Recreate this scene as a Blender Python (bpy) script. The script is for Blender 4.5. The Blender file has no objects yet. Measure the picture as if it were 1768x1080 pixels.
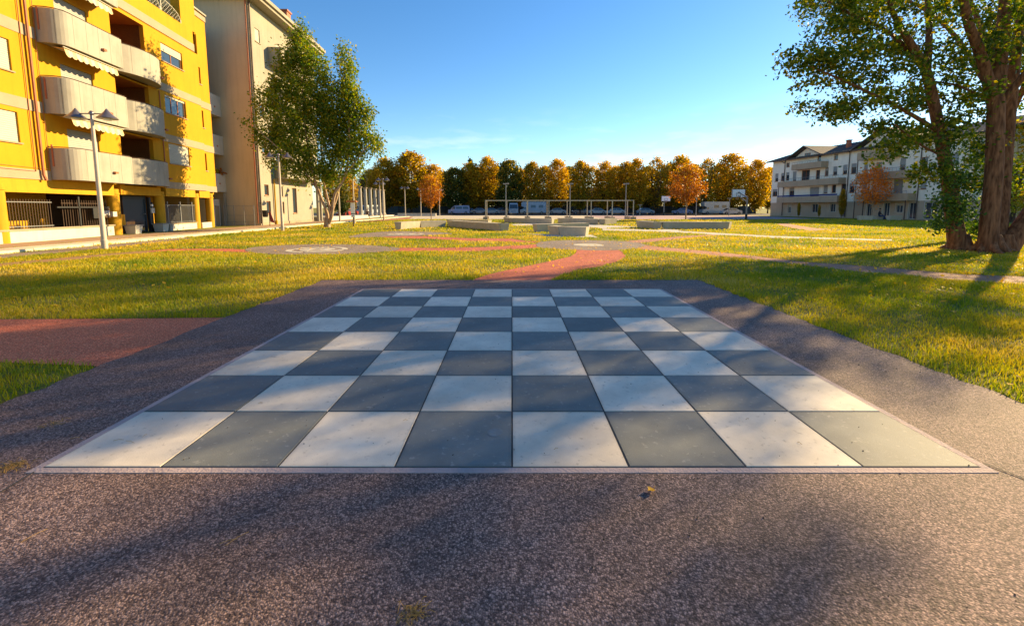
import bpy, math, random
import numpy as np
from math import radians as R, sin, cos, pi
random.seed(7); rng = np.random.default_rng(7)
SC = bpy.context.scene; COL = SC.collection

# ---------------------------------------------------------------- camera, sky, sun, exposure
cam = bpy.data.objects.new('camera', bpy.data.cameras.new('camera')); COL.objects.link(cam)
cam.location = (0, 0, 1.55); cam.rotation_euler = (R(84), 0, 0)
cam.data.lens = 740/1768*36; cam.data.sensor_width = 36; cam.data.shift_y = -104/1768
cam.data.clip_start = .05; cam.data.clip_end = 3000
SC.camera = cam
SUN_EL, SUN_AZ = 21, 57.5          # azimuth from +Y towards +X
w = bpy.data.worlds.new('World'); SC.world = w; w.use_nodes = True
nt = w.node_tree; bg = nt.nodes['Background']
sky = nt.nodes.new('ShaderNodeTexSky'); sky.sky_type = 'NISHITA'; sky.sun_disc = False
sky.sun_elevation = R(SUN_EL); sky.sun_rotation = R(SUN_AZ); sky.altitude = 100
sky.air_density = 1.0; sky.dust_density = .1; sky.ozone_density = 2.5
hs = nt.nodes.new('ShaderNodeHueSaturation'); hs.inputs['Saturation'].default_value = 1.25; hs.inputs['Hue'].default_value = .502
hs.inputs['Value'].default_value = 1.0
nt.links.new(sky.outputs[0], hs.inputs['Color'])
# faint low clouds near the horizon
tc = nt.nodes.new('ShaderNodeTexCoord'); mp = nt.nodes.new('ShaderNodeMapping'); mp.inputs['Scale'].default_value = (3.2, 3.2, 14)
cn = nt.nodes.new('ShaderNodeTexNoise'); cn.inputs['Scale'].default_value = 2.2; cn.inputs['Detail'].default_value = 6
cr = nt.nodes.new('ShaderNodeValToRGB'); cr.color_ramp.elements[0].position = .52; cr.color_ramp.elements[1].position = .74
sx = nt.nodes.new('ShaderNodeSeparateXYZ'); mr = nt.nodes.new('ShaderNodeMapRange')
mr.inputs['From Min'].default_value = .12; mr.inputs['From Max'].default_value = .22
mr.inputs['To Min'].default_value = .25; mr.inputs['To Max'].default_value = 0
mu = nt.nodes.new('ShaderNodeMath'); mu.operation = 'MULTIPLY'
mx = nt.nodes.new('ShaderNodeMix'); mx.data_type = 'RGBA'; mx.inputs[7].default_value = (8.5, 7.6, 6.2, 1)
L = nt.links.new
L(tc.outputs['Generated'], mp.inputs[0]); L(mp.outputs[0], cn.inputs['Vector']); L(cn.outputs['Fac'], cr.inputs[0])
L(tc.outputs['Generated'], sx.inputs[0]); L(sx.outputs['Z'], mr.inputs['Value'])
L(cr.outputs[0], mu.inputs[0]); L(mr.outputs[0], mu.inputs[1]); L(mu.outputs[0], mx.inputs[0])
L(hs.outputs[0], mx.inputs[6]); L(mx.outputs[2], bg.inputs['Color'])
bg.inputs['Strength'].default_value = .078
sl = bpy.data.lights.new('sun', 'SUN'); sl.energy = 5.0; sl.angle = R(.6); sl.color = (1, .72, .35)
so = bpy.data.objects.new('sun', sl); COL.objects.link(so)
so.rotation_euler = (R(90-SUN_EL), 0, R(180-SUN_AZ)); so.location = (30, 20, 30)
vs = SC.view_settings; vs.view_transform = 'Standard'; vs.look = 'None'; vs.exposure = 1.5; vs.gamma = 1
vs.use_curve_mapping = False

# ---------------------------------------------------------------- helpers
def tag(o, label=None, cat=None, group=None, kind=None):
    if label: o['label'] = label
    if cat: o['category'] = cat
    if group: o['group'] = group
    if kind: o['kind'] = kind
    return o
def link(o, parent=None):
    COL.objects.link(o)
    if parent: o.parent = parent
    return o
def empty(name, loc=(0,0,0), rz=0):
    o = bpy.data.objects.new(name, None); o.location = loc; o.rotation_euler = (0,0,rz); o.empty_display_size = .3
    return link(o)
def thing(name, label, cat, loc=(0,0,0), rz=0, group=None):
    return tag(empty(name, loc, rz), label, cat, group)
KIDS = {}
def reg(o):
    if o.parent: KIDS.setdefault(o.parent.name, []).append(o)
    return o
def dup(o, parent=None):
    c = o.copy(); COL.objects.link(c)
    if parent: c.parent = parent; reg(c)
    for k in list(KIDS.get(o.name, [])): dup(k, c)
    return c
def place(o, loc, rz=0, label=None, scale=None):
    o.location = loc; o.rotation_euler = (0,0,rz)
    if label: o['label'] = label
    if scale: o.scale = scale if hasattr(scale,'__len__') else (scale,)*3
    return o
def fastmesh(name, V, F, mats, matidx=None, smooth=False):
    me = bpy.data.meshes.new(name); V = np.asarray(V, dtype=np.float32); F = np.asarray(F, dtype=np.int32)
    k = F.shape[1]; n = len(F)
    me.vertices.add(len(V)); me.vertices.foreach_set('co', V.ravel())
    me.loops.add(n*k); me.loops.foreach_set('vertex_index', F.ravel())
    me.polygons.add(n); me.polygons.foreach_set('loop_start', np.arange(0, n*k, k, dtype=np.int32))
    try: me.polygons.foreach_set('loop_total', np.full(n, k, dtype=np.int32))
    except Exception: pass
    for m in (mats if isinstance(mats, (list,tuple)) else [mats]): me.materials.append(m)
    if matidx is not None: me.polygons.foreach_set('material_index', np.asarray(matidx, dtype=np.int32))
    if smooth: me.polygons.foreach_set('use_smooth', np.ones(n, dtype=bool))
    me.update(calc_edges=True)
    return me
class MB:
    def __init__(s): s.v = []; s.f = []
    def add(s, v, f):
        n = len(s.v); s.v += [tuple(p) for p in v]; s.f += [tuple(n+i for i in q) for q in f]; return s
    def box(s, x0,x1,y0,y1,z0,z1):
        return s.add([(x0,y0,z0),(x1,y0,z0),(x1,y1,z0),(x0,y1,z0),(x0,y0,z1),(x1,y0,z1),(x1,y1,z1),(x0,y1,z1)],
              [(0,3,2,1),(4,5,6,7),(0,1,5,4),(1,2,6,5),(2,3,7,6),(3,0,4,7)])
    def hexa(s, p): return s.add(p, [(0,3,2,1),(4,5,6,7),(0,1,5,4),(1,2,6,5),(2,3,7,6),(3,0,4,7)])
    def prism(s, poly, z0, z1):
        n = len(poly)
        a = sum(poly[i][0]*poly[(i+1)%n][1]-poly[(i+1)%n][0]*poly[i][1] for i in range(n))
        if a < 0: poly = poly[::-1]
        v = [(x,y,z0) for x,y in poly]+[(x,y,z1) for x,y in poly]
        return s.add(v, [tuple(range(n))[::-1], tuple(range(n,2*n))]+[(i,(i+1)%n,n+(i+1)%n,n+i) for i in range(n)])
    def sheet(s, poly, z):
        n = len(poly)
        a = sum(poly[i][0]*poly[(i+1)%n][1]-poly[(i+1)%n][0]*poly[i][1] for i in range(n))
        if a < 0: poly = poly[::-1]
        return s.add([(x,y,z) for x,y in poly], [tuple(range(n))])
    def tube(s, pts, rad, n=8, cap=True):
        pts = [np.array(p, float) for p in pts]; m = len(pts)
        if not hasattr(rad, '__len__'): rad = [rad]*m
        v = []; prev = None
        for i, p in enumerate(pts):
            d = pts[min(i+1,m-1)]-pts[max(i-1,0)]; d = d/(np.linalg.norm(d)+1e-9)
            if prev is None:
                a = np.array([1.,0,0]) if abs(d[0]) < .8 else np.array([0,1.,0])
            else: a = prev
            u = a-d*np.dot(a,d); u /= np.linalg.norm(u)+1e-9; prev = u; w_ = np.cross(d,u)
            for k in range(n):
                t = 2*pi*k/n; v.append(p+rad[i]*(cos(t)*u+sin(t)*w_))
        f = [(i*n+k, i*n+(k+1)%n, (i+1)*n+(k+1)%n, (i+1)*n+k) for i in range(m-1) for k in range(n)]
        if cap: f += [tuple(range(n))[::-1], tuple((m-1)*n+k for k in range(n))]
        return s.add(v, f)
    def lathe(s, prof, n=16, c=(0,0,0)):   # prof (r,z)
        m = len(prof); v = [(c[0]+r*cos(2*pi*k/n), c[1]+r*sin(2*pi*k/n), c[2]+z) for r,z in prof for k in range(n)]
        f = [(i*n+k, i*n+(k+1)%n, (i+1)*n+(k+1)%n, (i+1)*n+k) for i in range(m-1) for k in range(n)]
        f += [tuple(range(n))[::-1], tuple((m-1)*n+k for k in range(n))]
        return s.add(v, f)
    def mesh(s, name, mat, smooth=False):
        me = bpy.data.meshes.new(name); me.from_pydata(s.v, [], s.f)
        if mat: me.materials.append(mat)
        if smooth:
            me.polygons.foreach_set('use_smooth', [True]*len(me.polygons))
            try: me.set_sharp_from_angle(angle=R(40))
            except Exception: pass
        me.update(); return me
    def build(s, name, mat, parent=None, smooth=False):
        o = bpy.data.objects.new(name, s.mesh(name, mat, smooth)); link(o, parent); return reg(o)
def inst(name, me, parent, loc=(0,0,0), rz=0, scale=None):
    o = bpy.data.objects.new(name, me); link(o, parent); o.location = loc; o.rotation_euler = (0,0,rz)
    if scale: o.scale = scale
    return reg(o)
_t = R(6)
def ray(x, y):
    r = (x-884)/740; u = (436-y)/740
    return (r, cos(_t)+u*sin(_t), -sin(_t)+u*cos(_t))
def g(x, y):                      # survey: pixel of the photograph -> point on the flat ground
    a,b,c = ray(x,y); t = -1.55/c; return (a*t, b*t)
def at(x, y, D):                  # survey: pixel of the photograph -> point at forward distance D
    a,b,c = ray(x,y); t = D/b; return (a*t, D, 1.55+c*t)

# ---------------------------------------------------------------- materials
def mat(name, col, rough=.85, var=.0, vs_=2.0, bump=0., bs=30., metal=0., spec=.3, dirt=0., coat=0.):
    m = bpy.data.materials.new(name); m.use_nodes = True; n = m.node_tree; l = n.links.new
    b = n.nodes['Principled BSDF']; b.inputs['Roughness'].default_value = rough; b.inputs['Metallic'].default_value = metal
    b.inputs['Specular IOR Level'].default_value = spec; b.inputs['Coat Weight'].default_value = coat
    c4 = (*col, 1); b.inputs['Base Color'].default_value = c4
    t = n.nodes.new('ShaderNodeTexCoord')
    if var or dirt:
        a = n.nodes.new('ShaderNodeTexNoise'); a.inputs['Scale'].default_value = vs_; a.inputs['Detail'].default_value = 8; a.inputs['Roughness'].default_value = .65
        l(t.outputs['Object'], a.inputs['Vector'])
        r_ = n.nodes.new('ShaderNodeMapRange'); r_.inputs['From Min'].default_value = .3; r_.inputs['From Max'].default_value = .7
        r_.inputs['To Min'].default_value = 1-var; r_.inputs['To Max'].default_value = 1+var
        l(a.outputs['Fac'], r_.inputs['Value'])
        mm = n.nodes.new('ShaderNodeVectorMath'); mm.operation = 'SCALE'; mm.inputs[0].default_value = col
        l(r_.outputs[0], mm.inputs['Scale']); out = mm.outputs[0]
        if dirt:   # streaks of weather running down
            mp = n.nodes.new('ShaderNodeMapping'); mp.inputs['Scale'].default_value = (2.5,2.5,.25); l(t.outputs['Object'], mp.inputs[0])
            a2 = n.nodes.new('ShaderNodeTexNoise'); a2.inputs['Scale'].default_value = 1.5; a2.inputs['Detail'].default_value = 6; l(mp.outputs[0], a2.inputs['Vector'])
            r2 = n.nodes.new('ShaderNodeMapRange'); r2.inputs['From Min'].default_value = .5; r2.inputs['From Max'].default_value = .72
            r2.inputs['To Min'].default_value = 1; r2.inputs['To Max'].default_value = 1-dirt; l(a2.outputs['Fac'], r2.inputs['Value'])
            m2 = n.nodes.new('ShaderNodeVectorMath'); m2.operation = 'SCALE'; l(out, m2.inputs[0]); l(r2.outputs[0], m2.inputs['Scale']); out = m2.outputs[0]
        l(out, b.inputs['Base Color'])
    if bump:
        a = n.nodes.new('ShaderNodeTexNoise'); a.inputs['Scale'].default_value = bs; a.inputs['Detail'].default_value = 6
        l(t.outputs['Object'], a.inputs['Vector']); bu = n.nodes.new('ShaderNodeBump'); bu.inputs['Strength'].default_value = bump; bu.inputs['Distance'].default_value = .02
        l(a.outputs['Fac'], bu.inputs['Height']); l(bu.outputs[0], b.inputs['Normal'])
    return m
def asphalt(name, ca, cb, scale=75, bump=.6, patch=.25, cracks=True):
    m = bpy.data.materials.new(name); m.use_nodes = True; n = m.node_tree; l = n.links.new; b = n.nodes['Principled BSDF']
    b.inputs['Roughness'].default_value = .8; b.inputs['Specular IOR Level'].default_value = .35
    t = n.nodes.new('ShaderNodeTexCoord')
    wn = n.nodes.new('ShaderNodeTexNoise'); wn.inputs['Scale'].default_value = scale*.8; wn.inputs['Detail'].default_value = 2; l(t.outputs['Object'], wn.inputs['Vector'])
    ad = n.nodes.new('ShaderNodeVectorMath'); ad.operation = 'MULTIPLY_ADD'; l(wn.outputs['Color'], ad.inputs[0]); ad.inputs[1].default_value = (.012,.012,.012); l(t.outputs['Object'], ad.inputs[2])
    v = n.nodes.new('ShaderNodeTexVoronoi'); v.inputs['Scale'].default_value = scale; l(ad.outputs[0], v.inputs['Vector'])
    sp = n.nodes.new('ShaderNodeSeparateColor'); l(v.outputs['Color'], sp.inputs[0])
    mix = n.nodes.new('ShaderNodeMix'); mix.data_type = 'RGBA'; mix.inputs[6].default_value = (*ca,1); mix.inputs[7].default_value = (*cb,1)
    pw = n.nodes.new('ShaderNodeMath'); pw.operation = 'POWER'; l(sp.outputs[0], pw.inputs[0]); pw.inputs[1].default_value = 1.6; l(pw.outputs[0], mix.inputs[0])
    a = n.nodes.new('ShaderNodeTexNoise'); a.inputs['Scale'].default_value = .9; a.inputs['Detail'].default_value = 9; a.inputs['Roughness'].default_value = .6; l(t.outputs['Object'], a.inputs['Vector'])
    r_ = n.nodes.new('ShaderNodeMapRange'); r_.inputs['From Min'].default_value = .3; r_.inputs['From Max'].default_value = .7; r_.inputs['To Min'].default_value = 1-patch; r_.inputs['To Max'].default_value = 1+patch; l(a.outputs['Fac'], r_.inputs['Value'])
    # dark gaps between the stones
    gp = n.nodes.new('ShaderNodeMapRange'); gp.inputs['From Min'].default_value = .25; gp.inputs['From Max'].default_value = .75; gp.inputs['To Min'].default_value = 1.15; gp.inputs['To Max'].default_value = .45
    l(v.outputs['Distance'], gp.inputs['Value'])
    m1 = n.nodes.new('ShaderNodeMath'); m1.operation = 'MULTIPLY'; l(r_.outputs[0], m1.inputs[0]); l(gp.outputs[0], m1.inputs[1])
    s = n.nodes.new('ShaderNodeVectorMath'); s.operation = 'SCALE'; l(mix.outputs[2], s.inputs[0]); l(m1.outputs[0], s.inputs['Scale']); l(s.outputs[0], b.inputs['Base Color'])
    bu = n.nodes.new('ShaderNodeBump'); bu.inputs['Strength'].default_value = bump; bu.inputs['Distance'].default_value = .008; bu.invert = True
    l(v.outputs['Distance'], bu.inputs['Height']); l(bu.outputs[0], b.inputs['Normal'])
    return m
def leafmat(name, cols, transl=.45, rough=.55, vn=None):
    m = bpy.data.materials.new(name); m.use_nodes = True; n = m.node_tree; l = n.links.new
    for x in list(n.nodes): n.nodes.remove(x)
    o = n.nodes.new('ShaderNodeOutputMaterial'); ge = n.nodes.new('ShaderNodeNewGeometry')
    cr_ = n.nodes.new('ShaderNodeValToRGB'); cr_.color_ramp.interpolation = 'LINEAR'
    e = cr_.color_ramp.elements; e[0].position = 0; e[0].color = (*cols[0],1); e[1].position = 1; e[1].color = (*cols[-1],1)
    for i, c in enumerate(cols[1:-1]): q = e.new((i+1)/(len(cols)-1)); q.color = (*c,1)
    fac = ge.outputs['Random Per Island']
    if vn:     # broad patches of drier or fresher growth
        t = n.nodes.new('ShaderNodeTexCoord'); a = n.nodes.new('ShaderNodeTexNoise'); a.inputs['Scale'].default_value = vn; a.inputs['Detail'].default_value = 4; l(t.outputs['Object'], a.inputs['Vector'])
        q = n.nodes.new('ShaderNodeMath'); q.operation = 'MULTIPLY_ADD'; l(a.outputs['Fac'], q.inputs[0]); q.inputs[1].default_value = 2.2; q.inputs[2].default_value = -.85
        q2 = n.nodes.new('ShaderNodeMath'); q2.operation = 'MULTIPLY_ADD'; l(fac, q2.inputs[0]); q2.inputs[1].default_value = .5; l(q.outputs[0], q2.inputs[2]); fac = q2.outputs[0]
    l(fac, cr_.inputs[0])
    d = n.nodes.new('ShaderNodeBsdfPrincipled'); d.inputs['Roughness'].default_value = rough; d.inputs['Specular IOR Level'].default_value = .25
    l(cr_.outputs[0], d.inputs['Base Color'])
    tr = n.nodes.new('ShaderNodeBsdfTranslucent')
    hsn = n.nodes.new('ShaderNodeHueSaturation'); hsn.inputs['Value'].default_value = 1.5; hsn.inputs['Saturation'].default_value = 1.1; l(cr_.outputs[0], hsn.inputs['Color']); l(hsn.outputs[0], tr.inputs['Color'])
    mi = n.nodes.new('ShaderNodeMixShader'); mi.inputs[0].default_value = transl
    l(d.outputs[0], mi.inputs[1]); l(tr.outputs[0], mi.inputs[2]); l(mi.outputs[0], o.inputs[0])
    return m
def bark(name, c1, c2):
    m = mat(name, c1, .9, bump=.8, bs=14); n = m.node_tree; l = n.links.new; b = n.nodes['Principled BSDF']
    t = n.nodes.new('ShaderNodeTexCoord'); mp = n.nodes.new('ShaderNodeMapping'); mp.inputs['Scale'].default_value = (9,9,1.6); l(t.outputs['Object'], mp.inputs[0])
    a = n.nodes.new('ShaderNodeTexNoise'); a.inputs['Scale'].default_value = 1.5; a.inputs['Detail'].default_value = 8; l(mp.outputs[0], a.inputs['Vector'])
    mix = n.nodes.new('ShaderNodeMix'); mix.data_type = 'RGBA'; mix.inputs[6].default_value = (*c1,1); mix.inputs[7].default_value = (*c2,1)
    rp = n.nodes.new('ShaderNodeMapRange'); rp.inputs['From Min'].default_value = .35; rp.inputs['From Max'].default_value = .65; l(a.outputs['Fac'], rp.inputs['Value']); l(rp.outputs[0], mix.inputs[0]); l(mix.outputs[2], b.inputs['Base Color'])
    return m
def glass(name, col=(.03,.045,.06)): return mat(name, col, .06, spec=.8)

MT = dict(
 yellow=mat('yellow render', (.48,.237,.006), .9, var=.07, vs_=.6, bump=.25, bs=60, dirt=.10),
 yellow_low=mat('yellow painted concrete', (.46,.25,.010), .85, var=.08, vs_=1.2, bump=.2, bs=40, dirt=.15),
 band=mat('grey beige string course', (.31,.25,.17), .9, var=.08, vs_=1.5, bump=.2, bs=60),
 parapet=mat('pale parapet concrete', (.31,.295,.25), .8, var=.10, vs_=1.2, bump=.15, bs=50, dirt=.18),
 red_wall=mat('brown red loggia wall', (.42,.15,.035), .9, var=.1),
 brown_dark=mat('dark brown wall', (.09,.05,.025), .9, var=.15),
 beige=mat('pale plaster', (.30,.275,.215), .95, var=.09, vs_=.7, bump=.3, bs=40, dirt=.14),
 endwall=mat('grey beige end wall', (.52,.425,.28), .95, var=.06, vs_=.5, bump=.2, bs=40, dirt=.1),
 white=mat('white paint', (.50,.47,.40), .7, var=.07, vs_=2, bump=.1, bs=30, dirt=.12),
 lamp_white=mat('cream lamp post paint', (.48,.42,.34), .45, var=.08, vs_=5, dirt=.2),
 steel=mat('grey steel', (.20,.21,.22), .4, metal=.5, var=.1, vs_=6),
 shade_metal=mat('dark zinc lamp shade', (.17,.16,.18), .35, metal=.6, var=.15, vs_=8),
 black=mat('black painted steel', (.02,.022,.025), .5),
 darkframe=mat('dark navy door paint', (.03,.045,.06), .4),
 brownmetal=mat('brown painted steel', (.055,.03,.018), .6),
 woodframe=mat('reddish wood frame', (.30,.10,.035), .6, var=.15, vs_=8),
 shutter=mat('roller shutter', (.42,.40,.32), .6, var=.04),
 shutter_grey=mat('grey roller shutter', (.30,.30,.28), .6, var=.05),
 glass=glass('window glass'), curtain=mat('curtain', (.5,.5,.46), .9, var=.15, vs_=6),
 pipe=mat('copper brown downpipe', (.35,.11,.045), .55, var=.15, vs_=3),
 pipe_dark=mat('dark downpipe', (.07,.045,.035), .5),
 awning=mat('striped awning cloth', (.62,.42,.22), .9, var=.2, vs_=9),
 concrete=mat('smooth bench concrete', (.47,.42,.32), .85, var=.12, vs_=2.5, bump=.2, bs=60, dirt=.12),
 pad=mat('pale concrete slab', (.50,.47,.40), .9, var=.12, vs_=1.5, bump=.3, bs=60),
 kerb=mat('worn concrete edging', (.55,.50,.38), .9, var=.22, vs_=2.2, bump=.5, bs=30),
 greypath=asphalt('grey path', (.20,.155,.12), (.42,.335,.25), 60, .3),
 darkroad=mat('dark road asphalt', (.045,.045,.05), .9, var=.15, vs_=.5),
 walk=mat('ochre pavement', (.34,.22,.13), .95, var=.15, vs_=1.2, bump=.4, bs=40),
 browndirt=mat('brown dirt path', (.27,.16,.07), 1, var=.25, vs_=2.5, bump=.6, bs=40),
 apron=asphalt('mauve grey asphalt', (.085,.052,.048), (.43,.285,.235), 112, .5, .34),
 redpath=asphalt('red asphalt', (.44,.095,.042), (.74,.24,.12), 85, .5, .16),
 redlift=asphalt('shade lifted red asphalt', (.62,.115,.05), (.92,.31,.16), 85, .4, .16),  # red asphalt again, colour brightened to lift the shade on the left path
 redpale=asphalt('faded red asphalt', (.38,.14,.07), (.62,.32,.18), 70, .4, .18),
 court=mat('pink court surface', (.36,.25,.25), .9, var=.12, vs_=.35),
 plaza=mat('pale plaza concrete', (.48,.42,.31), .9, var=.1, vs_=.4),
 whitedisc=mat('pale stone disc', (.48,.45,.36), .9, var=.2, vs_=3, bump=.3),
 tile_w=None, tile_d=None,
 border=mat('mauve concrete border', (.40,.31,.29), .85, var=.12, vs_=6, bump=.4, bs=60),
 joint=mat('dark joint', (.07,.065,.06), .95),
 soil=mat('soil and short grass', (.17,.16,.02), 1, var=.4, vs_=3, bump=1, bs=25),
 rooftile=mat('grey roof tiles', (.10,.095,.09), .85, var=.12, vs_=2, bump=.4, bs=20),
 rwhite=mat('grey white plaster', (.82,.77,.64), .95, var=.06, vs_=.6, dirt=.10),
 rbase=mat('brown base plaster', (.44,.34,.24), .95, var=.08, vs_=.8, dirt=.1),
 rbalc=mat('brown balcony concrete', (.42,.32,.21), .9, var=.08, vs_=1, dirt=.12),
 blue=mat('blue rail cloth', (.02,.03,.15), .8),
 red=mat('red paint', (.5,.04,.03), .5), tyre=mat('tyre rubber', (.02,.02,.02), .9), lens=mat('head lamp lens', (.8,.8,.75), .2),
 skin=mat('skin', (.45,.27,.19), .6), cloth_dark=mat('dark cloth', (.02,.022,.03), .9), cloth_blue=mat('blue jeans', (.03,.05,.12), .9), cloth_brown=mat('brown jacket', (.16,.08,.04), .9), hair=mat('dark hair', (.02,.014,.01), .8),
 board_white=mat('white backboard', (.8,.82,.84), .5), line=mat('black line paint', (.03,.03,.03), .6),
 yleaf=leafmat('fallen yellow leaf', [(.62,.32,.02),(.75,.45,.03)], .3),
 bark_big=bark('ridged brown bark', (.10,.038,.015), (.27,.12,.055)),
 bark_pale=bark('pale birch bark', (.22,.12,.07), (.50,.38,.25)),
 bark_far=bark('dark bark', (.035,.022,.015), (.10,.06,.035)),
 grass=leafmat('lawn grass blades', [(.09,.16,.006),(.20,.25,.008),(.38,.34,.012),(.50,.36,.02),(.62,.46,.13)], .4, vn=.35),
 leaf_big=leafmat('poplar leaves', [(.03,.06,.006),(.06,.11,.008),(.13,.18,.010),(.34,.26,.012)], .42),
 leaf_ivy=leafmat('ivy leaves', [(.02,.06,.01),(.05,.11,.015),(.16,.22,.02)], .35),
 leaf_birch=leafmat('green autumn leaves', [(.045,.095,.008),(.09,.16,.012),(.18,.23,.014),(.36,.30,.018)], .42),
 leaf_orange=leafmat('orange foliage', [(.34,.18,.006),(.48,.275,.009),(.60,.38,.014)], .45),
 leaf_olive=leafmat('olive foliage', [(.14,.115,.006),(.24,.175,.008),(.38,.25,.01)], .45),
 leaf_green=leafmat('dark green foliage', [(.02,.045,.010),(.05,.075,.012),(.09,.10,.012)], .3),
 leaf_rust=leafmat('rust red foliage', [(.24,.085,.02),(.36,.13,.022),(.44,.18,.025)], .38),
 leaf_glow=leafmat('bright orange foliage', [(.55,.17,.03),(.75,.26,.04),(.85,.34,.06)], .5),
 leaf_lime=leafmat('yellow green foliage', [(.16,.19,.015),(.28,.28,.02),(.38,.32,.03)], .45),
)
def tilemat(name, ca, cb, spots):
    m = mat(name, ca, .7, var=.14, vs_=3.5, bump=.10, bs=120); n = m.node_tree; l = n.links.new; b = n.nodes['Principled BSDF']
    src = b.inputs['Base Color'].links[0].from_socket
    ob = n.nodes.new('ShaderNodeObjectInfo')
    t = n.nodes.new('ShaderNodeTexCoord'); ge = n.nodes.new('ShaderNodeNewGeometry')
    a = n.nodes.new('ShaderNodeTexNoise'); a.inputs['Scale'].default_value = 26; a.inputs['Detail'].default_value = 5; l(ge.outputs['Position'], a.inputs['Vector'])
    r_ = n.nodes.new('ShaderNodeMapRange'); r_.inputs['From Min'].default_value = .62; r_.inputs['From Max'].default_value = .72; l(a.outputs['Fac'], r_.inputs['Value'])
    mix = n.nodes.new('ShaderNodeMix'); mix.data_type = 'RGBA'; l(src, mix.inputs[6]); mix.inputs[7].default_value = (*cb,1)
    k = n.nodes.new('ShaderNodeMath'); k.operation = 'MULTIPLY'; l(r_.outputs[0], k.inputs[0]); k.inputs[1].default_value = spots; l(k.outputs[0], mix.inputs[0])
    # each slab a slightly different tone
    r3 = n.nodes.new('ShaderNodeMapRange'); r3.inputs['To Min'].default_value = .88; r3.inputs['To Max'].default_value = 1.1; l(ob.outputs['Random'], r3.inputs['Value'])
    # soft broad cloudiness of worn stone
    a2 = n.nodes.new('ShaderNodeTexNoise'); a2.inputs['Scale'].default_value = 1.4; a2.inputs['Detail'].default_value = 7; l(ge.outputs['Position'], a2.inputs['Vector'])
    r4 = n.nodes.new('ShaderNodeMapRange'); r4.inputs['From Min'].default_value = .3; r4.inputs['From Max'].default_value = .7; r4.inputs['To Min'].default_value = .86; r4.inputs['To Max'].default_value = 1.12; l(a2.outputs['Fac'], r4.inputs['Value'])
    mm = n.nodes.new('ShaderNodeMath'); mm.operation = 'MULTIPLY'; l(r3.outputs[0], mm.inputs[0]); l(r4.outputs[0], mm.inputs[1])
    sx_ = n.nodes.new('ShaderNodeSeparateXYZ'); l(t.outputs['Object'], sx_.inputs[0])
    ax = n.nodes.new('ShaderNodeMath'); ax.operation = 'ABSOLUTE'; l(sx_.outputs['X'], ax.inputs[0]); ay = n.nodes.new('ShaderNodeMath'); ay.operation = 'ABSOLUTE'; l(sx_.outputs['Y'], ay.inputs[0])
    mxx = n.nodes.new('ShaderNodeMath'); mxx.operation = 'MAXIMUM'; l(ax.outputs[0], mxx.inputs[0]); l(ay.outputs[0], mxx.inputs[1])
    jn = n.nodes.new('ShaderNodeMath'); jn.operation = 'MULTIPLY_ADD'; l(a2.outputs['Fac'], jn.inputs[0]); jn.inputs[1].default_value = .05; l(mxx.outputs[0], jn.inputs[2])
    er = n.nodes.new('ShaderNodeMapRange'); er.inputs['From Min'].default_value = .345; er.inputs['From Max'].default_value = .385; er.inputs['To Min'].default_value = 1; er.inputs['To Max'].default_value = .72; l(jn.outputs[0], er.inputs['Value'])
    m7 = n.nodes.new('ShaderNodeMath'); m7.operation = 'MULTIPLY'; l(mm.outputs[0], m7.inputs[0]); l(er.outputs[0], m7.inputs[1])
    s = n.nodes.new('ShaderNodeVectorMath'); s.operation = 'SCALE'; l(mix.outputs[2], s.inputs[0]); l(m7.outputs[0], s.inputs['Scale']); l(s.outputs[0], b.inputs['Base Color'])
    return m
MT['tile_w'] = tilemat('pale stone slab', (.66,.58,.455), (.36,.31,.24), .6)
MT['tile_d'] = tilemat('slate grey slab', (.155,.165,.155), (.34,.33,.30), .5)

# ---------------------------------------------------------------- ground, paths
tag(MB().sheet([(-900,-60),(900,-60),(900,1800),(-900,1800)], 0).build('ground', MT['soil']), kind='structure')
EXC = []       # polygons where no grass grows
def smooth_poly(px, n=4):   # closed Catmull-Rom through ground points
    P = [np.array(p) for p in px]; out = []
    for i in range(len(P)):
        p0,p1,p2,p3 = P[i-1],P[i],P[(i+1)%len(P)],P[(i+2)%len(P)]
        for k in range(n):
            t = k/n; out.append(tuple(.5*((2*p1)+(-p0+p2)*t+(2*p0-5*p1+4*p2-p3)*t*t+(-p0+3*p1-3*p2+p3)*t**3)))
    return out
def ground_sheet(name, pts, z, m, exc=True, smooth=False):
    if smooth: pts = smooth_poly(pts)
    if exc: EXC.append(np.array(pts))
    return tag(MB().sheet(pts, z).build(name, MT[m]), kind='structure')
gp = lambda L_: [g(*p) for p in L_]
A0, A1, AF = -4.03, 3.98, 9.05
def wob(a, b, n, amp):
    return [(a[0]+(b[0]-a[0])*i/n+random.uniform(-amp,amp), a[1]+(b[1]-a[1])*i/n+random.uniform(-amp,amp)) for i in range(n)]
ground_sheet('pavement', wob((A0,-3),(A0,AF),90,.03)+wob((A0,AF),(A1,AF),60,.022)+wob((A1,AF),(A1+.12,-3),90,.045)+[(A1+.12,-3)], .012, 'apron')
ground_sheet('red_path', [(-24,4.4),(-9,4.25),(-5.5,4.2),(A0+.05,4.05),(A0+.05,5.92),(-6,5.85),(-9,5.8),(-24,5.95)], .008, 'redlift')
S = [(818,484.5),(820.6,481.6),(845,474),(871.5,467.5),(919.6,457.6),(964.8,447.7),(985,443),(993,438),(996,434),(992,429),(1000,427),(1064,429.5),(1074,435),(1080.8,443.4),(1069.5,450.5),(1041,459),(1001.6,466),(967.6,476),(953.5,481.6),(950,484.5)]
ground_sheet('red_path', gp(S), .008, 'redpath')
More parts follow.
